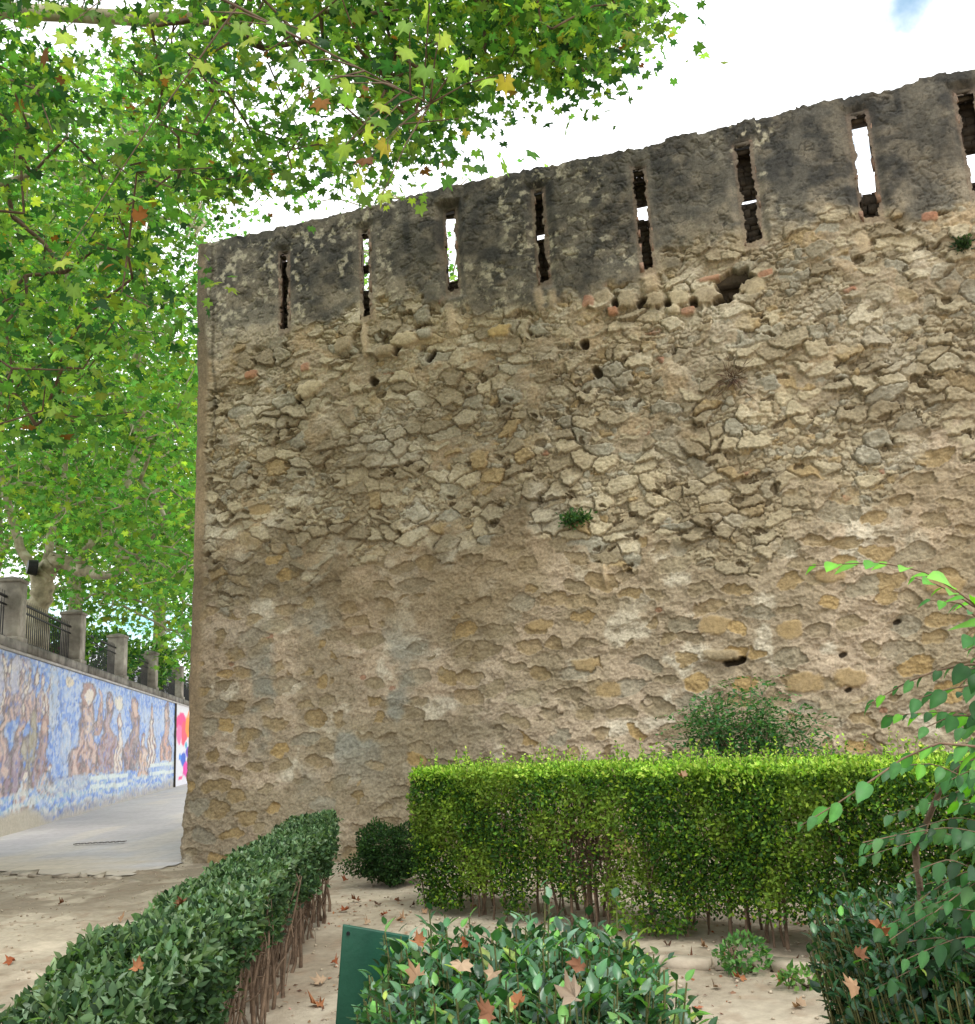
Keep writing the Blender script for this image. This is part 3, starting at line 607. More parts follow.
    for (pa, pb, py) in [(90, 128, 778), (90, 128, 787), (150, 176, 766), (150, 176, 774)]:
        sa, za = suv(pa, py); sb, zb_ = suv(pb, py-3); zl_ = za+(Sg-sa)/(sb-sa)*(zb_-za)
        c = mixc(c, lin(210, 220, 214), (np.abs(Zg-zl_) < .06)*(Sg > sa)*(Sg < sb)*.9)
    c = mixc(c, lin(214, 208, 206), .06+.18*(a > .75)); c = mixc(c, blue, ((b > .80) & (a < .5))*.5)
    joint = (1-ss(.0, .06, e_)); c = mixc(c, lin(176, 170, 160), joint*.5)
    crk = 1-ss(0, .012, np.abs(fbm(Sg*.9, Zg*.9, 833, 4)-.5)); c = mixc(c, lin(92, 88, 84), crk*.55)
    c = mixc(c, lin(170, 162, 148), (1-ss(.0, .10, Zg-.05*vn(Sg*4, Zg, 3)))*.8)
    s_p = suv(12, 822); c = mixc(c, lin(178, 168, 148), (1-ss(.7, 1.0, np.sqrt(((Sg-s_p[0])/2.6)**2+((Zg-.1)/.42)**2)+(fbm(Sg*2, Zg*4, 850, 3)-.5)*.4)))
    return c
mroot = empty('mural_wall', mpt(0), 'long retaining wall covered in a blue and brown mosaic of figures', 'wall')
mural_mesh('mosaic', SL0, s_end-.15, paint, .05, .012, mroot, M_mos)
mb = MB()
def mbox(s0, s1, n0, n1, z00, z01, z10, z11, b=None):
    b = mb if b is None else b
    V_ = [mpt(s0, z00, n0), mpt(s1, z10, n0), mpt(s1, z10, n1), mpt(s0, z00, n1), mpt(s0, z01, n0), mpt(s1, z11, n0), mpt(s1, z11, n1), mpt(s0, z01, n1)]
    b.add(V_, [[0, 3, 2, 1], [4, 5, 6, 7], [0, 1, 5, 4], [2, 3, 7, 6], [1, 2, 6, 5], [0, 4, 7, 3]])
mbox(SL0, SL1, -.9, -.04, 0, ztop(SL0)-.01, 0, ztop(SL1)-.01)
mb.build('wall_backing', M_conc2, mroot)
mb = MB()
for i in range(14):
    a_ = SL0+i*(SL1-SL0)/14; b_ = SL0+(i+1)*(SL1-SL0)/14-.015
    mbox(a_, b_, -.95, .07, ztop(a_)+.05, ztop(a_)+.24, ztop(b_)+.05, ztop(b_)+.24)
mb.build('coping', M_conc2, mroot)
mb = MB(); mbox(SL0, SL1, -.1, .045, ztop(SL0)-.0, ztop(SL0)+.05, ztop(SL1), ztop(SL1)+.05); mb.build('white_strip', M_white, mroot)
# graffiti wall further down the lane
def paint2(Sg, Zg):
    c = np.broadcast_to(lin(222, 220, 224), Sg.shape+(3,)).copy()
    for (px, py, w, hh, col) in [(181, 722, 10, 16, (236, 76, 140)), (184, 735, 6, 24, (238, 90, 110)), (179, 735, 5, 20, (240, 120, 170)), (188, 725, 6, 22, (250, 150, 60)), (183, 760, 5, 14, (60, 100, 200)), (186, 770, 7, 14, (226, 70, 160)), (180, 757, 3, 6, (80, 140, 220)), (180, 778, 5, 4, (240, 90, 140)), (188, 752, 4, 10, (120, 80, 190)), (186, 745, 3, 8, (80, 170, 200))]:
        s, z = suv(px, py); s0 = suv(px-w/2, py)[0]; s1 = suv(px+w/2, py)[0]; z1 = suv(px, py-hh/2)[1]; z0 = suv(px, py+hh/2)[1]
        r = np.sqrt(((Sg-s)/(abs(s1-s0)/2+.01))**2+((Zg-z)/(abs(z1-z0)/2+.01))**2)+(fbm(Sg*1.2, Zg*3, int(px*3+py), 3)-.5)*.9
        c = mixc(c, lin(*col), (1-ss(.9, 1.05, r)))
    return c
groot = empty('graffiti_wall', mpt(s_end), 'white wall with pink and orange graffiti beyond the mosaic', 'wall')
M_graf = attr_mat('painted_render', .7, 10, .08, .3, 40, .005, .3)
mural_mesh('painted_face', s_end+.02, SL1, paint2, .12, .02, groot, M_graf, .0)
mb = MB(); mbox(s_end-.13, s_end-.02, -.04, .06, 0, ztop(s_end), 0, ztop(s_end)); mb.build('joint_post', M_dark, groot)
# fence on top: piers and iron railings
froot = empty('pier_fence', mpt(0, ztop(0)+.24, -.3), 'concrete pier fence with black iron railings above the mosaic wall', 'fence')
pier_px = [(8, 568), (72.5, 604), (117.5, 627), (150, 646), (177, 660)]
ps = [(vpl(x, 650, M0-MN*.25, M1-MN*.25)-M0)@MD for x, _ in pier_px]; sp = (ps[-1]-ps[0])/4
allp = [ps[0]-2*sp, ps[0]-sp]+ps+[ps[-1]+sp*k for k in range(1, 4)]
PH = 1.28
for s in allp:
    zb_ = ztop(s)+.235; mb = MB(); c = mpt(s, 0, -.25)
    mb.box((c[0], c[1], zb_+PH/2), (.50, .50, PH), MD, MN)
    mb.box((c[0], c[1], zb_+.06), (.58, .58, .12), MD, MN)
    mb.box((c[0], c[1], zb_+PH+.03), (.56, .56, .07), MD, MN)
    mb.add([mpt(s-.28, zb_+PH+.065, -.53), mpt(s+.28, zb_+PH+.065, -.53), mpt(s+.28, zb_+PH+.065, .03), mpt(s-.28, zb_+PH+.065, .03), mpt(s, zb_+PH+.16, -.25)], [[0, 1, 4], [1, 2, 4], [2, 3, 4], [3, 0, 4]])
    o = mb.build('pier', M_conc, froot)
    bv = o.modifiers.new('b', 'BEVEL'); bv.width = .012; bv.segments = 1
for a_, b_ in zip(allp[:-1], allp[1:]):
    s0, s1 = a_+.26, b_-.26; mb = MB()
    for zo in (.12, .78, .95):
        p0 = mpt(s0, ztop(s0)+.24+zo, -.25); p1 = mpt(s1, ztop(s1)+.24+zo, -.25); mb.tube([p0, p1], .022 if zo < .9 else .03, 4)
    nbar = int((s1-s0)/.14)
    for i in range(1, nbar):
        s = s0+(s1-s0)*i/nbar; zb_ = ztop(s)+.24; p = mpt(s, zb_+.0, -.25); q = mpt(s, zb_+1.06, -.25); mb.tube([p, (p+q)/2, q], [.012, .012, .006], 4)
    mb.build('railing_panel', M_iron, froot)

# terrace behind the wall
P_ = [mpt(SL0-30, 0, -.5), mpt(120, 0, -.5), mpt(120, 0, -120), mpt(SL0-30, 0, -120)]
flat('terrace', [(p[0], p[1]) for p in P_], 3.35, M_dirt, lin(120, 118, 88))

# ------------------------------------------------------------------ foliage tools
def tmpl_simple():
    V = np.array([[0, 0, 0], [.30, .42, .06], [0, 1, -.04], [-.30, .42, .06], [0, .45, -.02]]); return V, np.array([[0, 1, 4], [1, 2, 4], [2, 3, 4], [3, 0, 4]])
def tmpl_hex():
    V = np.array([[0, 0, 0], [.25, .28, .07], [.23, .62, .05], [0, 1, -.12], [-.23, .62, .05], [-.25, .28, .07], [0, .28, 0], [0, .62, -.03]]); return V, np.array([[0, 1, 6, 6], [1, 2, 7, 6], [2, 3, 7, 7], [3, 4, 7, 7], [4, 5, 6, 7], [5, 0, 6, 6]])[[1, 4]], np.array([[0, 1, 6], [2, 3, 7], [3, 4, 7], [5, 0, 6]])
def tmpl_ovate(w=.30, curl=.14, fold=.07, serr=0):
    ts = [0, .12, .3, .5, .7, .87, 1]; ws = [0, .62, .95, 1, .78, .40, 0]; V = []; F = []
    for t, ww in zip(ts, ws):
        z = -curl*t*t; V += [[-w*ww, t, z+fold*ww], [0, t, z], [w*ww, t, z+fold*ww]]
    for i in range(len(ts)-1):
        a = i*3; F += [[a, a+1, a+4, a+3], [a+1, a+2, a+5, a+4]]
    return np.array(V), np.array(F)
def tmpl_palm():
    ang = np.radians([-90, -62, -38, -20, -2, 18, 42, 62, 78, 90, 102, 118, 138, 162, 182, 200, 218, 242]); r = np.array([.10, .36, .54, .42, .68, .48, .86, .56, .56, 1.0, .56, .56, .86, .48, .68, .42, .54, .36])*.60
    r[0] = .02
    V = [[0, .32, .03]]
    for a, q in zip(ang, r): V.append([math.cos(a)*q*1.05, .32+math.sin(a)*q, -.16*q*q-.02*((len(V)) % 2)])
    n = len(ang); F = [[0, 1+i, 1+(i+1) % n] for i in range(n)]
    return np.array(V), np.array(F)
T_S = tmpl_simple(); T_O = tmpl_ovate(); T_OW = tmpl_ovate(.25, .24, .09); T_P = tmpl_palm(); T_H = tmpl_hex()
def leaves(name, pos, axis, nrm, size, tmpl, col, matl, parent=None, smooth=False, wob=.0):
    TV = tmpl[0]; n = len(pos); axis = axis/(np.linalg.norm(axis, axis=1, keepdims=True)+1e-9)
    X = np.cross(axis, nrm); X /= np.linalg.norm(X, axis=1, keepdims=True)+1e-9; Z = np.cross(X, axis)
    TVn = TV[None]+(rng.normal(0, wob, (n,)+TV.shape) if wob else 0)
    if not wob: TVn = np.broadcast_to(TVn, (n,)+TV.shape)
    sz = np.asarray(size)[:, None, None]
    P_ = pos[:, None]+sz*(TVn[..., 0:1]*X[:, None]+TVn[..., 1:2]*axis[:, None]+TVn[..., 2:3]*Z[:, None])
    F = [(t_[None]+(np.arange(n)*len(TV))[:, None, None]).reshape(-1, t_.shape[1]) for t_ in tmpl[1:]]
    rib = np.where(np.abs(TV[:, 0]) < 1e-6, 1.22, np.where(np.abs(TV[:, 0]) > .15, .92, 1.0))[None, :, None]*(1+rng.normal(0, .06, (n, len(TV), 1)))
    return npmesh(name, P_.reshape(-1, 3), F, matl, parent, col=np.clip(col[:, None]*rib, .002, 1).reshape(-1, 3), smooth=smooth)
def rdir(n, up=0., down=0.):
    v = rng.normal(0, 1, (n, 3)); v /= np.linalg.norm(v, axis=1, keepdims=True); v[:, 2] += up-down; return v/np.linalg.norm(v, axis=1, keepdims=True)
def palette(n, cols, wts, var=.18):
    cols = np.array(cols); i = rng.choice(len(cols), n, p=np.array(wts)/sum(wts)); c = cols[i]
    return np.clip(c*(1+rng.normal(0, var, (n, 1)))*(1+rng.normal(0, .05, (n, 3))), .003, 1)
def inpoly(x, y, poly):
    poly = np.array(poly, float); n = len(poly); r = np.zeros(len(x), bool); j = n-1
    for i in range(n):
        a, b = poly[i], poly[j]
        cnd = ((a[1] > y) != (b[1] > y)) & (x < (b[0]-a[0])*(y-a[1])/(b[1]-a[1]+1e-9)+a[0]); r ^= cnd; j = i
    return r
def grow(name_parent, limbs, tips, r_tip=.006, bark=None, wig=.12, trunk_name='trunk', expo=.42, maxr=None, k=5):
    """limbs: list of (points, radii). tips attach to the nearest node, making a ramifying net of twigs."""
    nodes = []; nr = []
    mb = MB()
    for P_, R_ in limbs:
        P_ = np.array(P_, float); R_ = np.array(R_, float); t = np.linspace(0, len(P_)-1, len(P_)*6); i = np.clip(t.astype(int), 0, len(P_)-2); f = (t-i)[:, None]
        def cr(a): # catmull-rom
            a = np.array(a, float); a = a if a.ndim == 2 else a[:, None]; e0 = np.vstack([2*a[0]-a[1], a, 2*a[-1]-a[-2]]); p0, p1, p2, p3 = e0[i], e0[i+1], e0[i+2], e0[i+3]
            return .5*((2*p1)+(-p0+p2)*f+(2*p0-5*p1+4*p2-p3)*f*f+(-p0+3*p1-3*p2+p3)*f**3)
        PP = cr(P_); RR = cr(R_)[:, 0]; PP = PP+rng.normal(0, 1, PP.shape)*np.minimum(RR[:, None]*.12, .03)
        mb.tube(PP, np.maximum(RR, .01), 9 if RR.max() > .08 else 6)
        nodes += list(PP[2:]); nr += list(RR[2:])
    trunk = mb.build(trunk_name, bark or M_bark, name_parent, smooth=True)
    if len(tips):
        nodes = np.array(nodes); par = np.full(len(nodes), -1); tips = np.array(tips)
        dist = np.array([np.min(np.linalg.norm(nodes-t, axis=1)) for t in tips]); order = np.argsort(dist)
        base = len(nodes); NL = [nodes]; PL = list(par); arr = nodes
        for o_ in order:
            t = tips[o_]; d2 = np.linalg.norm(arr-t, axis=1); j = int(np.argmin(d2)); a = arr[j]; dd = d2[j]
            ns = max(1, min(6, int(dd/.35))); prev = j; new = []
            for s in range(1, ns+1):
                p = a+(t-a)*s/ns
                if s < ns: p = p+rng.normal(0, wig*dd/ns, 3)+np.array([0, 0, .04*dd*math.sin(math.pi*s/ns)])
                new.append(p); PL.append(prev); prev = len(PL)-1
            arr = np.vstack([arr, new])
        cnt = np.ones(len(arr)); 
        for i in range(len(arr)-1, base-1, -1):
            if PL[i] >= base: cnt[PL[i]] += cnt[i]
        rad = r_tip*cnt**expo
        if maxr: rad = np.minimum(rad, maxr)
        i = np.arange(base, len(arr)); p1 = arr[i]; p0 = arr[np.array(PL)[i]]; ra = rad[i]; rb = np.where(np.array(PL)[i] >= base, rad[np.array(PL)[i]], ra*1.15)
        T = p1-p0; ln = np.linalg.norm(T, axis=1, keepdims=True)+1e-9; T /= ln; ref = np.where(np.abs(T[:, 2:3]) > .9, [[1., 0, 0]], [[0, 0, 1.]]); X = np.cross(T, ref); X /= np.linalg.norm(X, axis=1, keepdims=True); Y = np.cross(T, X)
        th = np.arange(k)/k*2*np.pi; ring = np.cos(th)[None, :, None]*X[:, None]+np.sin(th)[None, :, None]*Y[:, None]
        V_ = np.concatenate([p0[:, None]+ring*rb[:, None, None], p1[:, None]+ring*ra[:, None, None]], 1)
        n = len(i); b0 = (np.arange(n)*2*k)[:, None]; j = np.arange(k)[None]; F = np.stack([b0+j, b0+(j+1) % k, b0+k+(j+1) % k, b0+k+j], -1).reshape(-1, 4)
        npmesh('branches', V_.reshape(-1, 3), F, bark or M_twig, name_parent, smooth=True)
    return trunk
G1 = lin(82, 124, 54); G2 = lin(124, 158, 70); G3 = lin(52, 94, 50); YG = lin(158, 178, 66); BR = lin(140, 92, 44); YL = lin(176, 160, 56)
def sample_clumps(n, poly, d0, d1, gap=.0, seed=0, gs=.02):
    out_ = []
    poly = np.array(poly, float); x0, y0 = poly.min(0); x1, y1 = poly.max(0)
    while len(out_) < n:
        x = rng.uniform(x0, x1, n*2); y = rng.uniform(y0, y1, n*2); ok = inpoly(x, y, poly) & (fbm(x*gs, y*gs, 900+seed, 3) > gap)
        for a, b in zip(x[ok], y[ok]):
            dd = d0+(d1-d0)*rng.random(); out_.append(at(a, b, dd))
            if len(out_) >= n: break
    return np.array(out_)
def crown(parent, tips, per, rad, size, cols, wts, name='crown', tmpl=T_P, trans_mat=None, droop=.6, flat_=.55):
    n = len(tips)*per; t = np.repeat(tips, per, 0); off = rng.normal(0, 1, (n, 3))*rad*np.array([1, 1, .55]); pos = t+off
    ax = rdir(n, 0, droop)+.4*off/rad*.5; nr = rng.normal(0, flat_, (n, 3))+np.array([0, 0, 1.0]); c = palette(n, cols, wts)
    tipc = np.repeat(np.clip(rng.normal(.98, .24, (len(tips), 1)), .5, 1.6), per, 0)
    tw = np.repeat(np.where(rng.random((len(tips), 1)) < .09, rng.random((len(tips), 1)), 0), per, 0)*rng.random((n, 1)); c = c*(1-tw)+palette(n, [YL, lin(168, 132, 54), YG], [.4, .2, .4])*tw
    c = np.clip(c*tipc, .004, 1)
    return leaves(name, pos, ax, nr, size*np.clip(rng.normal(.95, .28, n), .4, 1.6), tmpl, c, trans_mat or M_leaf_tree, parent, wob=.03)

# near plane tree: rooted on the terrace left of the frame, its limbs reach over the lane and the wall
tA = empty('plane_tree', (-13.5, 12.0, 3.35), 'nearest plane tree, its leafy branches reaching over the wall crest', 'tree', 'plane trees above the lane')
polyA = [(-260, -160), (660, -160), (645, 0), (632, 30), (595, 55), (575, 92), (548, 90), (520, 70), (480, 105), (440, 135), (400, 150), (370, 168), (320, 160), (265, 180), (186, 200), (150, 250), (160, 330), (155, 400), (100, 430), (40, 430), (-60, 440), (-260, 350)]
tipsA = np.concatenate([sample_clumps(900, polyA, 7.5, 13.0, .44, 1, .018), sample_clumps(200, [(380, -60), (645, -60), (635, 30), (590, 75), (555, 85), (520, 55), (470, 110), (400, 135)], 8.5, 12.5, .36, 2, .03)])
ok = np.array([((p-A)@NRM) > .25 or p[2] > HW+.6 for p in tipsA]); tipsA = tipsA[ok]
ok = []
limA = [([(-13.5, 12, 3.2), (-13.2, 11.8, 6.0), (-12.2, 11.5, 9.0), (-11.0, 11, 12.0), (-9.5, 10.5, 14.6)], [.42, .36, .30, .22, .12]),
        ([(-12.6, 11.6, 8.0), (-9.5, 11.3, 10.2), (-6.5, 11.2, 11.2), (-3.8, 11.2, 11.0), (-1.0, 11.0, 10.8), (1.3, 10.8, 10.6)], [.24, .17, .12, .09, .06, .025]),
        ([(-13.1, 11.8, 6.4), (-10.2, 11.0, 7.4), (-7.6, 10.6, 7.8), (-5.2, 10.4, 8.3)], [.2, .12, .08, .03]),
        ([(-12.0, 11.4, 9.4), (-9.6, 10.2, 10.9), (-7.0, 9.8, 10.6), (-4.6, 9.4, 10.9), (-2.4, 9.2, 10.2)], [.14, .09, .06, .04, .02]),
        ([(-13.2, 11.8, 5.6), (-11.2, 10.3, 6.2), (-9.0, 9.3, 6.3), (-6.6, 9.0, 5.9)], [.15, .10, .06, .025])]
grow(tA, limA, tipsA, .005, wig=.14, maxr=.06)
crown(tA, tipsA, 28, .27, .125, [G1, G2, G3, YG, BR, YL], [.36, .34, .20, .085, .008, .004])
# the close, large leaves that hang in front of the crest: outer twigs of the same tree
hang = [(382, 205, 5.0), (368, 168, 5.1), (352, 92, 4.8), (325, 85, 4.7), (388, 150, 5.1), (384, 128, 5.2), (300, 70, 4.9), (440, 40, 5.0), (505, 82, 5.2), (470, 66, 5.1), (298, 108, 5.0), (210, 20, 5.0), (240, 30, 5.0), (410, 30, 5.0), (340, 160, 5.2), (430, 12, 4.9), (280, 30, 5.1), (60, 40, 5.2), (150, 8, 5.2), (60, 270, 5.3)]
hp = np.array([at(*h_) for h_ in hang]); n = len(hp)
hp2 = np.concatenate([hp, hp+rng.normal(0, .10, hp.shape)]); n2 = len(hp2)
cl = palette(n2, [YL, YG, G2, BR], [.16, .46, .30, .08], .1)
leaves('hanging_leaves', hp2+np.array([0, 0, .07]), rdir(n2, 0, 1.6), rng.normal(0, 1, (n2, 3))*[.6, .3, .3]+[0, -1, .35], rng.uniform(.11, .16, n2), T_P, cl, M_leaf_tree, tA, wob=.015)
mbt = MB(); lim = np.array([(-8.6, 9.2, 10.4), (-5.5, 6.4, 8.2), (-3.4, 5.2, 6.4), (-1.6, 4.9, 4.9), (-.3, 4.8, 4.4)]); lim = np.array([(-12, 6.4, 10.6), (-8.0, 5.6, 9.6), (-4.6, 5.0, 7.6), (-1.6, 4.8, 5.9), (-.2, 4.8, 5.0)]); mbt.tube(lim, [.05, .03, .016, .010, .003], 6)
tt = np.linspace(0, 1, 40)[:, None]; seg = np.concatenate([lim[i]*(1-tt)+lim[i+1]*tt for i in range(1, 4)])
for p in hp:
    q = seg[np.argmin(np.linalg.norm(seg-p, axis=1))]; mbt.tube([q, (p+q)/2+[0, 0, .06], p+[0, 0, .05], p], [.006, .004, .0025, .002], 4)
mbt.build('hanging_twigs', M_twig, tA, smooth=True)

# tree with the pollarded, bent limb right behind the fence
def tpx(x, y, dep): return at(x, y, dep)
tB = empty('plane_tree', tpx(36, 640, 24), 'pale plane tree behind the piers with a sawn stump and one bent limb', 'tree', 'plane trees above the lane')
b0 = tpx(34, 640, 24); b0[2] = 3.3
limB = [([b0, tpx(40, 600, 24), tpx(44, 575, 24), tpx(50, 566, 24)], [.30, .27, .25, .20]),
        ([tpx(46, 570, 24), tpx(58, 560, 24), tpx(74, 567, 24), tpx(92, 573, 23.5), tpx(110, 575, 23), tpx(135, 560, 22.5), tpx(165, 520, 22)], [.24, .19, .17, .13, .09, .06, .03]),
        ([tpx(74, 567, 24), tpx(92, 545, 24), tpx(112, 515, 24), tpx(128, 480, 24), tpx(140, 430, 24), tpx(138, 330, 23), tpx(150, 220, 22)], [.15, .13, .12, .11, .10, .07, .04]),
        ([tpx(42, 590, 24.2), tpx(20, 545, 24.5), tpx(8, 500, 24.5), tpx(-8, 420, 24.5), tpx(20, 300, 24)], [.16, .11, .10, .08, .04]),
        ([tpx(44, 580, 24.2), tpx(50, 540, 24.6), tpx(62, 490, 25), tpx(66, 420, 25), tpx(50, 330, 24.5)], [.13, .10, .08, .07, .03])]
polyB = [(-80, 60), (215, 60), (215, 560), (150, 600), (110, 560), (80, 510), (45, 530), (-80, 520)]
tipsB = sample_clumps(1050, polyB, 18.5, 30, .45, 4, .03)
grow(tB, limB, tipsB, .008, wig=.14, bark=M_bark, maxr=.05)
crown(tB, tipsB, 32, .5, .18, [lin(98, 150, 70), G2, G1, YG], [.4, .34, .16, .1])
mbk = MB(); c = tpx(37, 568, 23.7); mbk.tube([c, c+(np.array([-.18, -.12, .02]))], [.20, .17], 12); mbk.build('sawn_stump', M_iron, tB, smooth=True)
# farther trees down the terrace and beyond the street
for (px, dep, poly, cnt, lab) in [(72, 36, [(20, 430), (215, 380), (215, 660), (150, 640), (100, 610), (40, 590)], 520, 'slender plane tree farther along the terrace behind the second pier'),
                                  (158, 46, [(110, 380), (300, 300), (300, 660), (180, 680), (130, 660)], 450, 'farthest plane tree, low crown above the last piers beside the wall'),
                                  (-10, 40, [(-120, 120), (90, 60), (120, 480), (60, 560), (-120, 560)], 520, 'broad plane tree at the left edge with pale upright limbs')]:
    tr = empty('plane_tree', at(px, 640, dep), lab, 'tree', 'plane trees above the lane'); b0 = at(px, 640, dep); b0[2] = 3.3
    lm = [([b0, at(px+3, 590, dep), at(px+8, 520, dep), at(px+4, 440, dep)], [.32, .26, .2, .1]), ([at(px+3, 590, dep), at(px-14, 540, dep), at(px-24, 470, dep), at(px-30, 400, dep)], [.2, .15, .12, .05]), ([at(px+8, 560, dep), at(px+30, 520, dep), at(px+46, 470, dep), at(px+60, 420, dep)], [.18, .14, .1, .05])]
    tp = sample_clumps(cnt, poly, dep-5, dep+6, .43, int(px)+20, .03); grow(tr, lm, tp, .012, bark=M_bark, maxr=.07)
    crown(tr, tp, 26, .85, .26, [lin(106, 156, 80), G2, G1, YG], [.36, .32, .2, .12])
# trees behind the old wall (only seen through the slits)
tr = empty('plane_tree', (-1.5, 30, 3.3), 'plane tree hidden behind the old wall, green through a slit', 'tree', 'plane trees above the lane')
tp = rng.normal(0, 1, (120, 3))*[2.2, 2, 2.2]+[-3.0, 30, 14.5]; grow(tr, [([(-1.5, 30, 0), (-1.8, 30, 6), (-2.6, 30, 12)], [.4, .3, .15])], tp, .012, bark=M_bark, maxr=.07); crown(tr, tp, 30, .8, .24, [G1, G2], [.5, .5])

# shrubs on the terrace just behind the fence
def shrub(name, c, r, n, size, cols, wts, label, cat, tmpl=T_S, matl=None, stems=9, group=None, shell=.55, ups=.5, noise_amp=.3):
    root = empty(name, (c[0], c[1], c[2]), label, cat, group); c = np.array(c, float); r = np.array(r, float)
    d = rdir(n); rr = (shell+(1-shell)*rng.random(n)**.6)
    lump = 1+noise_amp*(fbm(d[:, 0]*2.2+5, d[:, 2]*2.2+d[:, 1]*1.7+5, int(abs(c[0])*10)+n, 3)-.5)*2
    pos = c+[0, 0, r[2]]+d*r*(rr*lump)[:, None]; pos = pos[pos[:, 2] > c[2]+.03]; n = len(pos); dd = (pos-c-[0, 0, r[2]])/r
    leaves('foliage', pos, dd*.7+rng.normal(0, .6, (n, 3))+[0, 0, .15], dd+rng.normal(0, .5, (n, 3))+[0, 0, ups], size*rng.uniform(.6, 1.3, n), tmpl, palette(n, cols, wts), matl or M_leaf_hedge, root)
    mb = MB()
    for i in range(stems):
        t = rdir(1, .8)[0]; e_ = c+[0, 0, r[2]]+t*r*.75; b = c+np.array([random.uniform(-.15, .15)*r[0], random.uniform(-.15, .15)*r[1], -.02]); mb.tube([b, b*.5+e_*.5+rng.normal(0, .04, 3), e_], [.012+.012*r[2], .01, .004], 5)
    mb.build('stems', M_stem, root, smooth=True); return root
for (x, y, dep, r, lab) in [(50, 655, 26, (1.1, 1.1, .9), 'dense green shrub behind the iron railing nearest the left edge'), (98, 668, 31, (1.3, 1.3, 1.0), 'green shrub behind the railing between the second and third piers'), (134, 680, 36, (1.4, 1.4, 1.0), 'green shrub behind the railing between the third and fourth piers'), (190, 690, 46, (2.2, 2.2, 1.4), 'green shrub behind the farthest piers beside the old wall')]:
    p = at(x, y, dep); shrub('shrub', (p[0], p[1], 3.35), r, 2600, .16, [G1, G3, G2], [.4, .35, .25], lab, 'shrub', group='shrubs behind the pier fence')
# reddish planter box behind the first railing
mb = MB(); c = at(29, 633, 25.5)
for i in range(7): mb.box((c[0]-.45+i*.15, c[1], 3.35+.55), (.135, .06, 1.1), jit=.004)
mb.box((c[0], c[1]+.4, 3.35+.5), (1.02, .7, 1.0)); o = mb.build('plank_box', noise_mat('red_brown_wood', lin(110, 62, 48), lin(140, 84, 64), 5)); tag(o, 'red-brown wooden box seen through the first iron railing', 'box')

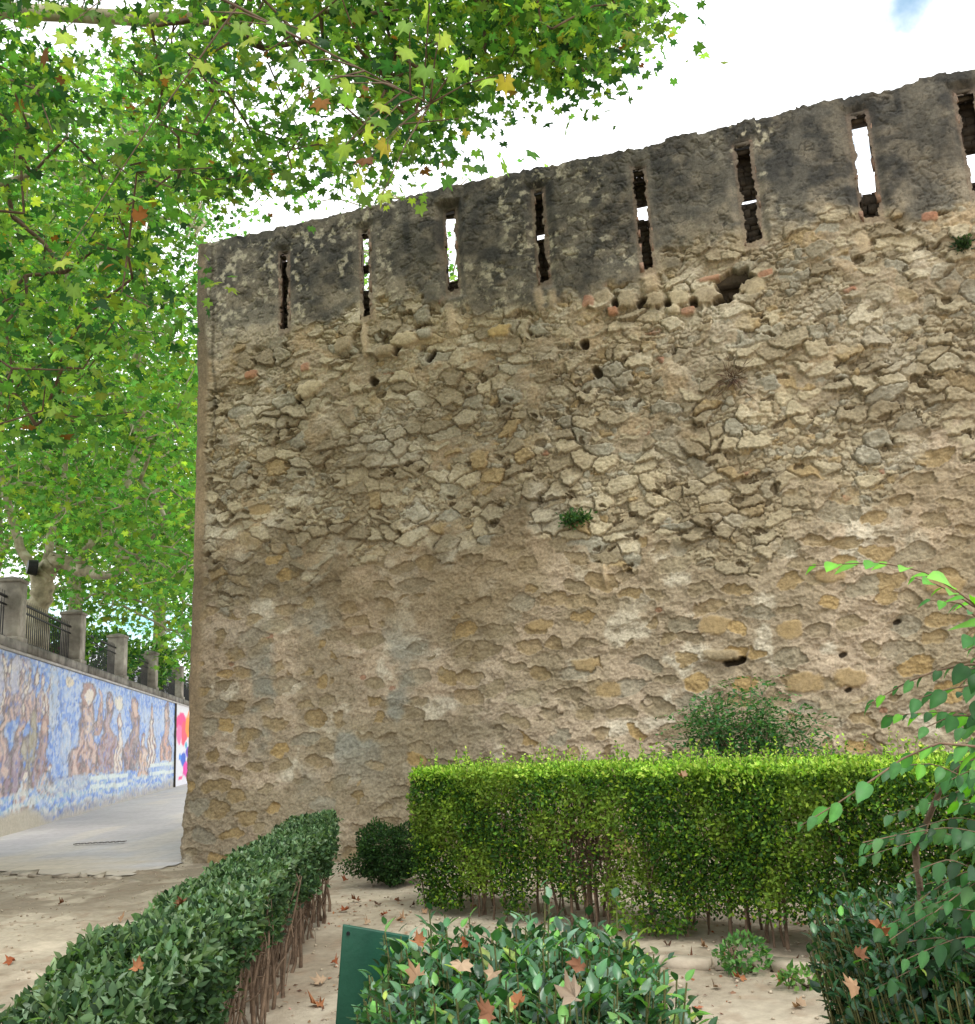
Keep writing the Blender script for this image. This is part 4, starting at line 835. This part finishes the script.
# ------------------------------------------------------------------ hedges
def hedge(name, front0, front1, depth, htop, hbare, n, size, cols, wts, topcols, label, cat, tmpl=T_S, matl=None, stemdef=None, gapf=None, topn=.03, inside=.16, group=None, sprig=0):
    f0 = np.array([*front0, 0.]); f1 = np.array([*front1, 0.]); D = f1-f0; Ln = np.linalg.norm(D); D /= Ln; Bk = np.array([-D[1], D[0], 0.])
    if Bk@(f0-CAM) < 0 and name != 'low_hedge': Bk = -Bk
    root = empty(name, f0, label, cat, group)
    aF = Ln*(htop-hbare)*1.25; aB = aF*.5; aT = Ln*depth*1.3; aE = depth*(htop-hbare)*1.0; at_ = np.array([aF, aB, aT, aE, aE]); cnt = (n*at_/at_.sum()).astype(int)
    P_ = []; Nn = []; isT = []
    def dd(m): return np.minimum(rng.exponential(inside*.45, m), inside*2.0)
    for k_, m in enumerate(cnt):
        s = rng.random(m)*Ln; w = rng.random(m)*depth; z = hbare+(htop-hbare)*rng.random(m); q = dd(m); 
        if k_ == 0: w = q+(fbm(s*2.2, z*2.2, 950, 4)-.5)*.30; nn = -Bk; w = w-.07*ss(.62, .75, fbm(s*6, z*6, 956, 3))*rng.random(m)-.10*(rng.random(m) < .012)*rng.random(m)
        elif k_ == 1: w = depth-q; nn = Bk
        elif k_ == 2: z = htop-q*.8+(fbm(s*1.8, w*1.8, 951, 3)-.5)*topn*2; nn = np.array([0, 0, 1.])
        elif k_ == 3: s = q+(fbm(w*2.5, z*2.5, 952, 3)-.5)*.10; nn = -D
        else: s = Ln-q; nn = D
        zlow = hbare+(fbm(s*1.4, w*1.4+k_, 953, 3)-.5)*.35
        keep = z > zlow
        if gapf is not None: keep &= gapf(s, z, w, k_)
        P_.append((f0+D*s[:, None]+Bk*w[:, None]+np.array([0, 0, 1.])*z[:, None])[keep]); Nn.append(np.tile(nn, (keep.sum(), 1))); isT.append(np.full(keep.sum(), k_ == 2) | (z[keep] > htop-.07))
    P_ = np.concatenate(P_); Nn = np.concatenate(Nn); isT = np.concatenate(isT); m = len(P_)
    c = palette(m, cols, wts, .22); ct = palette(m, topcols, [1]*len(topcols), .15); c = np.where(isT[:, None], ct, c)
    big = fbm(P_[:, 0]*3, P_[:, 2]*4+P_[:, 1]*3, 955, 3)[:, None]; c = c*(.7+.6*big)
    if name == 'tall_hedge':
        yy = ss(.48, .66, fbm(((P_-f0)@D)*2.6, P_[:, 2]*2.6, 957, 3)+.10-.05*((P_-f0)@D))[:, None]; c = c*(1-yy*.6)+palette(m, [lin(134, 154, 60), lin(112, 138, 52)], [1, 1], .2)*yy*.6
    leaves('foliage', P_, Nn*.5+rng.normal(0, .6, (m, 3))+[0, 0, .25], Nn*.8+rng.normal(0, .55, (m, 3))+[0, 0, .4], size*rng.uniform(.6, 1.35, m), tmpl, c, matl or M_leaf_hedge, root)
    mb = MB()
    for i in range(stemdef[0]):
        s = rng.random()*Ln; w = (rng.random()*.8+.1)*depth; b = f0+D*s+Bk*w; b[2] = -.03
        r0 = stemdef[1]*random.uniform(.5, 1.3); le = rng.normal(0, .09, 3); top_ = b+np.array([le[0], le[1], htop*.9]); mid_ = b*.55+top_*.45+rng.normal(0, .03, 3)
        mb.tube([b, b*.75+mid_*.25+rng.normal(0, .012, 3), mid_, mid_*.5+top_*.5+rng.normal(0, .03, 3), top_], [r0*1.3, r0, r0*.8, r0*.6, r0*.3], 5)
        for j in range(stemdef[2]):
            t = random.uniform(.25, .95); p = b*(1-t)+top_*t; e_ = p+rng.normal(0, .14, 3)+[0, 0, .12]; e_[2] = min(e_[2], htop-.02)
            lo = ((e_-f0)@Bk); e_ = e_-Bk*min(0, lo-.02)-Bk*max(0, lo-depth+.02)
            mb.tube([p, (p+e_)/2+rng.normal(0, .02, 3), e_], [r0*.45, r0*.35, r0*.2], 4)
    if sprig:
        s = rng.random(sprig)*Ln; w = rng.random(sprig)*depth; b = f0+D*s[:, None]+Bk*w[:, None]; b[:, 2] = htop-.02; LP = [];
        for p in b:
            hh = random.uniform(.03, .13) if random.random() < .85 else random.uniform(.12, .22); q = p+np.array([random.uniform(-.03, .03), random.uniform(-.03, .03), hh]); mb.tube([p, q], [.0025, .0012], 3)
            for t in np.arange(.2, 1.05, .13/(hh/.1)): LP.append(p*(1-t)+q*t)
        LP = np.array(LP); m = len(LP); leaves('shoots', LP, rdir(m, .5), rdir(m, .8), size*rng.uniform(.6, 1.2, m), tmpl, palette(m, topcols, [1]*len(topcols)), matl or M_leaf_hedge, root)
    mb.build('stems', M_stem, root, smooth=True)
    return root
H1a = lin(58, 92, 34); H1b = lin(86, 120, 40); H1c = lin(40, 68, 30); H1y = lin(130, 158, 44)
def gap_tall(s, z, w, k):
    g_ = fbm(s*2.2+3, z*1.8, 960, 3); thin = np.exp(-((s-1.95)/.35)**2)*ss(.3, .6, z)*.9
    lowthin = (1-ss(.10, .45, z))*(.25+.9*ss(.45, .6, vn(s*2.6, s*0, 962)))
    return rng.random(len(s)) > (ss(.54, .70, g_)*.5+thin*.45+lowthin)*(1 if k == 0 else .5)
hf0 = (-.86, 9.45); hf1 = (3.3, 5.75)
hedge('tall_hedge', hf0, hf1, .85, 1.25, .06, 190000, .034, [H1a, H1b, H1c, H1y], [.38, .26, .20, .16], [lin(152, 188, 70), lin(122, 162, 54), lin(178, 200, 92), H1b], 'tall clipped box hedge in front of the wall, top leaves coloured lime as if lit from above', 'hedge', stemdef=(70, .012, 16), gapf=gap_tall, inside=.18, sprig=420)  # lime top palette: light from above put into the leaf colour
D1 = lin(58, 84, 50); D2 = lin(88, 114, 78); D3 = lin(40, 62, 38); D4 = lin(118, 140, 108)
hedge('low_hedge', (-1.08, 2.4), (-1.64, 10.0), .45, .83, .44, 72000, .040, [D1, D2, D3], [.4, .25, .35], [D1, D2, D4, lin(88, 112, 72), D3], 'long low dark hedge with bare stems running towards the wall corner', 'hedge', stemdef=(210, .011, 5), inside=.17, topn=.11, tmpl=T_H, gapf=lambda s, z, w, k: rng.random(len(s)) > ss(.50, .68, fbm(s*3.5, z*3+w*3, 961, 3))*(.75 if k < 2 else .35))
# dark round bush near the wall
c = gp(390, 889); shrub('round_bush', (c[0], c[1]+.3, 0), (.46, .42, .31), 12000, .036, [lin(34, 58, 30), lin(48, 76, 36), lin(60, 92, 44)], [.45, .35, .2], 'small dark rounded bush between the two hedges by the wall', 'bush', noise_amp=.55)
# feathery bush growing behind the tall hedge
p = at(742, 745, 9.6); root = empty('feathery_bush', (p[0], p[1], 0), 'feathery blue-green bush rising behind the tall hedge against the wall', 'bush')
mb = MB(); LP = []; LA = []
for i in range(90):
    b = np.array([p[0]+random.uniform(-.15, .15), p[1]+random.uniform(-.1, .1), 0]); a = random.uniform(-1.1, 1.1); e_ = np.array([p[0]+a*.78+random.uniform(-.08, .08), p[1]+random.uniform(-.45, .45), 1.95-.55*a*a+random.uniform(-.45, .06)])
    mid_ = b*.4+e_*.6; mid_[0] -= (e_[0]-b[0])*.28; mb.tube([b, mid_, e_], [.008, .004, .0015], 4)
    for t in np.linspace(.2, 1, 18):
        q = mid_*(1-t)+e_*t; sd_ = rng.normal(0, 1, 3); sd_[2] *= .35; sd_ /= np.linalg.norm(sd_)
        for u_ in np.linspace(.03, .20, 7): LP += [q+sd_*u_+[0, 0, -.25*u_]]; LA += [sd_+rng.normal(0, .7, 3)*[1, 1, .4]]
LP = np.array(LP); LA = np.array(LA); n = len(LP)
leaves('foliage', LP, LA, rng.normal(0, .3, (n, 3))+[0, 0, 1], rng.uniform(.03, .06, n), T_S, palette(n, [lin(70, 112, 66), lin(52, 94, 58), lin(96, 136, 80), lin(60, 104, 48)], [1, 1, .7, 1]), M_leaf_hedge, root); mb.build('stems', M_stem, root, smooth=True)

# broad-leaved clipped laurels in the foreground
def laurel(name, cx, cy, rx, ry, htop, n, size, label, cat, cols, wts, zl=.1, ang=0., tall=0):
    root = empty(name, (cx, cy, 0), label, cat, 'broad-leaved shrubs in the foreground'); mb = MB(); LP = []; LA = []; LN = []; SZ = []
    ca, sa = math.cos(ang), math.sin(ang)
    for i in range(n):
        while True:
            x, y = rng.uniform(-1, 1, 2)
            rr = (abs(x)**3+abs(y)**3)
            if rr < 1: break
        px_, py_ = x*rx, y*ry; X = cx+px_*ca-py_*sa; Y = cy+px_*sa+py_*ca
        edge = max(0, rr-.45); zt = htop*(1-.35*edge)+random.uniform(-.09, .03)+(random.random() < .04)*random.uniform(.03, .12)
        b = np.array([cx+(X-cx)*.75, cy+(Y-cy)*.75, 0]); tp = np.array([X, Y, zt]); mb.tube([b, (b+tp)/2+rng.normal(0, .02, 3), tp], [.006, .005, .0025], 4)
        out_d = np.array([X-cx, Y-cy, 0])/max(rx, ry)
        nl = random.randint(13, 19); th = random.uniform(0, 6)
        for k_ in range(nl):
            t = k_/nl; z_ = zt-t*.55*(htop-zl) if rr < .5 else zt-t*(htop-zl)*.95; th += 2.4+random.uniform(-.3, .3)
            if z_ < zl: continue
            fr = (zt-z_)/max(zt, .1); q = tp*(1-fr)+b*fr+rng.normal(0, .008, 3)
            up = 1.3-1.0*min(1, t*2.2) if t < .3 else .35
            LP.append(q); LA.append(np.array([math.cos(th), math.sin(th), up+random.uniform(-.5, .7)])+out_d*.4); LN.append(np.array([-math.cos(th)*.5*up, -math.sin(th)*.5*up, 1.0])+rng.normal(0, .25, 3)); SZ.append(size*random.uniform(.5, 1.25)*(0.8 if t < .1 else 1))
    LP, LA, LN, SZ = map(np.array, (LP, LA, LN, SZ)); m_ = len(LP)
    leaves('foliage', LP, LA, LN, SZ, T_OW, palette(m_, cols, wts, .2), M_leaf_gloss, root, smooth=True, wob=.012); mb.build('stems', noise_mat('green_stem', lin(78, 88, 48), lin(104, 100, 60), 8), root, smooth=True); return root
LG = [lin(52, 92, 56), lin(72, 116, 74), lin(38, 70, 44), lin(96, 146, 62), lin(110, 140, 112), lin(140, 160, 70)]
fc = gp(525, 962, .86)
laurel('laurel_bush', fc[0]-.03, fc[1]-.16, .53, .72, .90, 680, .064, 'broad-leaved green shrub in the foreground strewn with dry leaves, beside the green panel', 'shrub', LG, [.28, .28, .18, .14, .08, .04])
rc = gp(935, 925, .80)
laurel('laurel_bush', rc[0]+.20, rc[1]-.1, .62, .9, .85, 900, .060, 'dark broad-leaved shrub at the lower right corner under the sapling', 'shrub', LG, [.38, .2, .36, .04, .02, .01])

# sapling on the right with hanging sprays
root = empty('mulberry_sapling', gp(985, 965), 'leafy sapling at the right edge with long sprays across the wall', 'sapling')
mb = MB(); LP = []; LA = []; LN = []; SZ = []; CL = []
bright = [lin(104, 172, 44), lin(84, 150, 44), lin(120, 180, 70)]; mids = [lin(62, 116, 58), lin(80, 132, 72), lin(52, 96, 52)]; darks = [lin(44, 82, 46), lin(60, 102, 58), lin(38, 68, 38), lin(84, 124, 74)]
def spray(pts, dep, cols, lsz, step=.045, r0=.006, hang_=.5, dense=1):
    d_ = dep if hasattr(dep, '__len__') else [dep]*len(pts)
    P_ = np.array([at(x, y, q) for (x, y), q in zip(pts, d_)]); seg = np.linalg.norm(np.diff(P_, axis=0), axis=1); cum = np.concatenate([[0], np.cumsum(seg)])
    tt = np.linspace(0, cum[-1], 14); Q = np.stack([np.interp(tt, cum, P_[:, i]) for i in range(3)], 1); Q += np.array([0, 0, 1])*(np.sin(tt/cum[-1]*math.pi)*.02)[:, None]; mb.tube(Q, np.linspace(r0, .0015, 14), 5)
    s = cum[-1]*.08; sd_ = 1
    while s < cum[-1]*1.0:
        p = np.array([np.interp(s, tt, Q[:, i]) for i in range(3)]); p2 = np.array([np.interp(min(s+.02, cum[-1]), tt, Q[:, i]) for i in range(3)]); T = p2-p; T = T/(np.linalg.norm(T)+1e-6) if np.linalg.norm(T) > 1e-6 else (Q[-1]-Q[-2])/np.linalg.norm(Q[-1]-Q[-2])
        for _ in range(dense):
            side = np.cross(T, [0, 0, 1.]); side /= np.linalg.norm(side)+1e-9
            LP.append(p); LA.append(T*.7+side*sd_*random.uniform(.3, 1.0)+np.array([0, 0, -hang_*random.uniform(.3, 1.3)])); LN.append(np.array([random.uniform(-.4, .4), random.uniform(-1.3, -.2), .8])); SZ.append(lsz*1.15*random.uniform(.5, 1.2)*(1-.35*s/cum[-1])); CL.append(cols[random.randrange(len(cols))]); sd_ = -sd_
        s += step*random.uniform(.7, 1.3)
spray([(1010, 640), (965, 600), (925, 578), (880, 568), (838, 567), (806, 566)], 3.0, bright, .12, .060, .004, .3)
spray([(1010, 625), (975, 612), (940, 590), (915, 578)], 3.2, bright, .09, .06)
spray([(1010, 600), (985, 630), (960, 608), (930, 600)], 3.1, bright[:2]+mids, .08, .05)
spray([(1020, 680), (980, 668), (940, 676), (905, 688), (868, 705)], 3.1, mids+bright[:1], .09, .045)
spray([(1020, 700), (985, 690), (950, 694), (915, 700)], 3.3, mids, .09, .045)
spray([(1030, 735), (990, 725), (955, 720), (925, 728)], 3.1, mids, .085, .05)
spray([(1040, 760), (985, 752), (940, 750), (905, 765), (880, 782), (840, 806), (800, 826)], 2.7, [lin(90, 150, 76), lin(74, 128, 66), lin(100, 160, 60)], .088, .045, .005, .5)
for i in range(46):
    x0 = random.uniform(985, 1060); y0 = random.uniform(735, 985); x1 = random.uniform(862, 975); y1 = y0+random.uniform(-30, 45); dq = random.uniform(2.8, 3.9)
    spray([(x0, y0), ((x0+x1)/2, (y0+y1)/2-12), (x1, y1)], dq, (darks+mids) if y0 > 800 else mids+bright[:1], .070, .028, .002, .7)
for i in range(22):
    x0 = random.uniform(990, 1060); y0 = random.uniform(620, 760); x1 = random.uniform(955, 985); dq = random.uniform(2.9, 3.6)
    spray([(x0, y0), (x1, y0+random.uniform(-10, 20))], dq, mids, .082, .045)
g0 = gp(990, 1010); tk = [np.array([g0[0], g0[1], -.02]), at(1010, 900, 3.6), at(1035, 760, 3.4), at(1030, 640, 3.2), at(1050, 560, 3.2)]
mb.tube(tk, [.03, .026, .02, .014, .006], 7); q0 = at(918, 885, 3.9); mb.tube([np.array([q0[0], q0[1], 0]), at(915, 850, 3.9), at(940, 790, 3.7), at(985, 740, 3.5)], [.016, .014, .011, .006], 6)
LP, LA, LN, SZ, CL = map(np.array, (LP, LA, LN, SZ, CL)); CL = CL*(1+rng.normal(0, .12, (len(CL), 1)))
M_sap = leaf_mat('sapling_leaf', .42, .45, .35)
leaves('foliage', LP, LA, LN, SZ, tmpl_ovate(.27, .25, .08), CL, M_sap, root, smooth=True, wob=.01); mb.build('stems', M_stem, root, smooth=True)

# small plants: tufts in the wall face and weeds at hedge feet
def tuft(name, px, py, w, n, ln, cols, label, cat, wall=True, matl=None, dry=False):
    if wall: u0, v0 = wuv(px, py); c = A+Ld*u0+NRM*.05; c[2] = v0
    else: c = gp(px, py)
    p = c+np.array([0, 0, .0]); k_ = rng.random((n, 1)); b = np.tile(p, (n, 1))+(Ld if wall else np.array([1., 0, 0]))*rng.uniform(-w, w, (n, 1))*.6+[0, 0, 1]*rng.uniform(-.04, .04, (n, 1)); dirs = rng.normal(0, .6, (n, 3))+(NRM*.6 if wall else [0, 0, 0])+[0, 0, .5 if not dry else -.1]
    b2 = b+dirs*ln*rng.random((n, 1))*.7
    o = leaves(name, b2, dirs, rng.normal(0, 1, (n, 3)), ln*rng.uniform(.3, .6, n), T_S if not dry else (np.array([[-.03, 0, 0], [.03, 0, 0], [.01, 1, 0], [-.01, 1, 0]]), np.array([[0, 1, 2, 3]])), palette(n, cols, [1]*len(cols)), matl or M_leaf_hedge)
    return tag(o, label, cat)
tuft('wall_plant', 577, 522, .24, 420, .13, [lin(70, 104, 60), lin(52, 84, 52), lin(94, 120, 76)], 'small green weed rooted in the middle of the wall face', 'plant')
tuft('dry_tuft', 733, 380, .10, 170, .30, [lin(96, 76, 62), lin(74, 60, 52)], 'dry brown tuft of grass in the wall under the sixth slit', 'plant', dry=True, matl=M_dry)
tuft('wall_plant', 962, 250, .08, 300, .12, [lin(60, 80, 56), lin(44, 60, 44)], 'dark little plant on the wall under the last slit at the right', 'plant')
c = gp(745, 975); shrub('weed_clump', (c[0], c[1], 0), (.17, .15, .12), 330, .045, [lin(84, 128, 66), lin(64, 104, 54), lin(110, 150, 84)], [1, 1, .6], 'pale green weed clump at the foot of the tall hedge', 'weed', stems=5)
c = gp(800, 990); shrub('weed_clump', (c[0], c[1], 0), (.12, .10, .06), 160, .05, [lin(104, 140, 70), lin(84, 120, 60)], [1, 1], 'thin weed sprouting from the dirt left of the dark corner shrub', 'weed', stems=4)
c = gp(436, 905); shrub('weed_clump', (c[0], c[1], 0), (.10, .10, .14), 240, .035, [lin(84, 128, 66), lin(64, 104, 54)], [1, 1], 'slim weed at the left end of the tall hedge', 'weed', stems=4)

# green metal panel behind the foreground shrub
def solid_quad(pts, th, nrm):
    P_ = np.array(pts); Q = P_+np.array(nrm)*th; V_ = np.concatenate([P_, Q]); return V_, [[0, 1, 2, 3], [7, 6, 5, 4], [0, 4, 5, 1], [1, 5, 6, 2], [2, 6, 7, 3], [3, 7, 4, 0]]
dp = 3.55; a_ = at(343, 925, dp); b_ = at(412, 937, dp+.04); c_ = at(400, 1075, dp-.02); d_ = at(332, 1075, dp-.06)
sroot = empty('sign_panel', (d_[0], d_[1], 0), 'plain dark green metal panel standing behind the foreground shrub', 'panel')
nn = np.cross(b_-a_, d_-a_); nn /= np.linalg.norm(nn); mbs = MB(); V_, F_ = solid_quad([d_, c_, b_, a_], .018, nn if nn[1] > 0 else -nn); mbs.add(V_, F_); o = mbs.build('panel', M_green, sroot); bv = o.modifiers.new('b', 'BEVEL'); bv.width = .004; bv.segments = 2
mbs = MB()
for (ta, tb) in ((.08, .05), (.92, .05)):
    q = (a_*(1-ta)+b_*ta)*(1-tb)+(d_*(1-ta)+c_*ta)*tb; n2_ = nn if nn[1] < 0 else -nn; mbr = MB(); mbr.tube([q, q+n2_*.006], [.007, .006], 8); mbr.build('rivet', M_iron, o)
cc_ = (c_+d_)/2; mbs.tube([(cc_[0], cc_[1]+.04, -.02), (cc_[0], cc_[1]+.04, .5)], .02, 8); mbs.build('post', M_iron, sroot)

# ------------------------------------------------------------------ fallen leaves
def dry_leaf(p, size, nrm, label, group, col):
    V_, F_ = T_P; V_ = V_.copy(); V_[:, 1] -= .3; a_ = random.uniform(0, 3.14); q = V_[:, 0]*math.cos(a_)+V_[:, 1]*math.sin(a_); q2 = -V_[:, 0]*math.sin(a_)+V_[:, 1]*math.cos(a_)
    V_[:, 2] = random.uniform(1.2, 3.2)*q*q+random.uniform(-.6, .6)*q2*q2+rng.normal(0, .05, len(V_)); V_[:, :2] *= 1-.35*np.abs(V_[:, 2:3]); V_[:, :2] += rng.normal(0, .03, (len(V_), 2)); th = random.uniform(0, 6.28)
    n_ = np.array(nrm, float); n_ /= np.linalg.norm(n_); X = np.cross(n_, [math.cos(th), math.sin(th), .1]); X /= np.linalg.norm(X); Y = np.cross(n_, X)
    P_ = (V_[:, :1]*X+V_[:, 1:2]*Y+V_[:, 2:]*n_)*size; P_[:, 2] -= P_[:, 2].min()*.6
    o = npmesh('fallen_leaf', P_, F_, M_dry, col=np.tile(col, (len(V_), 1))*(1+rng.normal(0, .14, (len(V_), 1)))); o.location = p; tag(o, label, 'leaf', group); return o
DC = {'tan': lin(156, 126, 98), 'brown': lin(120, 84, 62), 'rust': lin(144, 84, 56), 'pale': lin(168, 144, 118), 'dark': lin(84, 62, 50), 'orange': lin(150, 102, 70), 'grey': lin(150, 134, 116)}
def many(lst, group, ground=True, smin=.07, smax=.12):
    for (x, y, sz, c, lab) in lst:
        p = gp(x, y); dry_leaf((p[0], p[1], .015), sz, (random.uniform(-.4, .4), random.uniform(-.5, .1), 1), lab, group, DC[c])
many([(322, 985, .13, 'pale', 'large pale curled leaf on the path just left of the green panel'), (318, 1008, .12, 'orange', 'orange-tan leaf on the path beside the lower edge of the green panel'), (334, 966, .08, 'rust', 'small rust leaf on the path above the left corner of the green panel'),
      (283, 962, .11, 'dark', 'dark leaf among the low hedge stems left of the green panel'), (300, 944, .09, 'brown', 'brown leaf on the dirt close to the bare hedge stems, above the dark one'), (346, 882, .11, 'rust', 'rusty leaf on the path nearest the wall, between low hedge and round bush'),
      (356, 902, .12, 'brown', 'brown leaf mid-path just below the rusty one by the round bush'), (345, 912, .13, 'rust', 'big reddish leaf lying against the far end of the low hedge'), (378, 906, .10, 'dark', 'dark leaf under the left side of the round bush'), (398, 903, .08, 'brown', 'brown leaf under the middle of the round bush'),
      (412, 908, .09, 'dark', 'dark leaf under the right side of the round bush'), (402, 922, .11, 'tan', 'tan leaf on the path directly behind the green panel'), (385, 917, .10, 'rust', 'rust leaf on the path behind the left half of the green panel'), (425, 915, .09, 'tan', 'small tan leaf at the left foot of the tall hedge'), (368, 926, .08, 'pale', 'small pale leaf just over the top edge of the green panel')],
     'fallen leaves on the dirt path')
many([(690, 962, .10, 'brown', 'brown leaf beside the right rim of the foreground shrub'), (706, 950, .09, 'tan', 'tan leaf under the middle of the tall hedge'), (741, 982, .10, 'orange', 'orange leaf on the dirt just below the pale weed clump'), (728, 962, .08, 'rust', 'rust leaf tucked against the left side of the pale weed clump'),
      (768, 964, .11, 'dark', 'dark leaf on the kerb right of the pale weed clump'), (802, 1010, .11, 'pale', 'pale leaf on open dirt beside the dark corner shrub'), (793, 968, .09, 'brown', 'brown leaf at the kerb near the dark corner shrub'), (718, 990, .08, 'grey', 'grey-brown leaf on open dirt between the two foreground shrubs'), (668, 948, .08, 'dark', 'dark leaf under the thin part of the tall hedge'), (783, 985, .07, 'rust', 'small rust leaf on open dirt below the kerb')],
     'fallen leaves by the tall hedge')
many([(12, 965, .12, 'rust', 'rust leaf on the open dirt at the left edge'), (62, 905, .09, 'brown', 'brown leaf on the open dirt near the edging stones'), (120, 922, .09, 'tan', 'tan leaf on the open dirt close to the low hedge')], 'fallen leaves on the open dirt')
for (x, y, z, s, c, lab) in [(138, 970, .88, .075, 'orange', 'pale orange leaf resting on top of the low hedge near the bottom'), (182, 905, .885, .10, 'brown', 'brown curled leaf resting halfway along the low hedge'),
                          (420, 945, .95, .085, 'orange', 'orange leaf at the back edge of the foreground shrub beside the panel'), (462, 968, .95, .10, 'pale', 'pale curled leaf in the middle of the foreground shrub'), (494, 976, .95, .075, 'pale', 'cream leaf right of centre on the foreground shrub'), (417, 980, .95, .085, 'tan', 'tan leaf low on the left part of the foreground shrub'),
                          (517, 1006, .95, .075, 'orange', 'bright orange leaf at the bottom of the foreground shrub'), (575, 1000, .95, .11, 'grey', 'large grey-tan leaf at the lower right of the foreground shrub'), (580, 968, .95, .09, 'brown', 'brown leaf at the right back of the foreground shrub'), (467, 945, .95, .06, 'rust', 'small rusty leaf on the back rim of the foreground shrub'), (490, 1018, .95, .09, 'brown', 'dull brown leaf at the very bottom of the foreground shrub'),
                          (880, 932, .93, .10, 'orange', 'orange-brown leaf on top of the dark corner shrub'), (858, 958, .88, .08, 'brown', 'curled brown leaf on the left side of the corner shrub'), (856, 993, .85, .08, 'tan', 'pinkish tan leaf low on the corner shrub'), (618, 782, 1.19, .13, 'pale', 'pale tan leaf caught on the top edge of the tall hedge'), (684, 778, 1.19, .10, 'tan', 'small tan leaf caught right of the middle of the tall hedge rim')]:
    p = gp(x, y, z)
    if z > 1: p = at(x, y, 7.7 if x < 650 else 7.15)
    dry_leaf(p, s*(.8 if z < 1 else 1), (random.uniform(-.5, .5), -.8, .8), lab, 'dry leaves caught on the shrubs', DC[c])
dcol = list(DC.values())
# litter of tiny leaf crumbs and pebbles nobody could count
n = 5200; X = rng.uniform(-2, 4.5, n); Y = rng.uniform(3, 14.5, n); keep = fbm(X*1.2, Y*1.2, 970, 3) > .45; X, Y = X[keep], Y[keep]; n = len(X)
o = leaves('leaf_litter', np.stack([X, Y, dz(X, Y)+.008], 1), rdir(n)*[1, 1, .2], rng.normal(0, .35, (n, 3))+[0, 0, 1], rng.uniform(.012, .045, n), T_S, palette(n, dcol, [1]*len(dcol)), M_dry); tag(o, 'scattered crumbs of dry leaves on the garden dirt', 'litter', kind='stuff')
n = 5000; X = rng.uniform(-12, 4, n); Y = rng.uniform(3, 15.4, n); mbp = MB(); r = rng.uniform(.006, .02, n)
oc = np.array([[1, 0, 0], [-1, 0, 0], [0, 1, 0], [0, -1, 0], [0, 0, .7], [0, 0, -.7]]); of = np.array([[0, 2, 4], [2, 1, 4], [1, 3, 4], [3, 0, 4], [2, 0, 5], [1, 2, 5], [3, 1, 5], [0, 3, 5]])
V_ = (oc[None]*(1+rng.normal(0, .2, (n, 6, 1)))*r[:, None, None]+np.stack([X, Y, dz(X, Y)+r*.3], 1)[:, None]).reshape(-1, 3); F_ = (of[None]+np.arange(n)[:, None, None]*6).reshape(-1, 3)
o = npmesh('pebbles', V_, F_, noise_mat('pebble', lin(140, 124, 102), lin(196, 182, 160), 30)); tag(o, 'loose pebbles and clods scattered over the dirt', 'pebbles', kind='stuff')
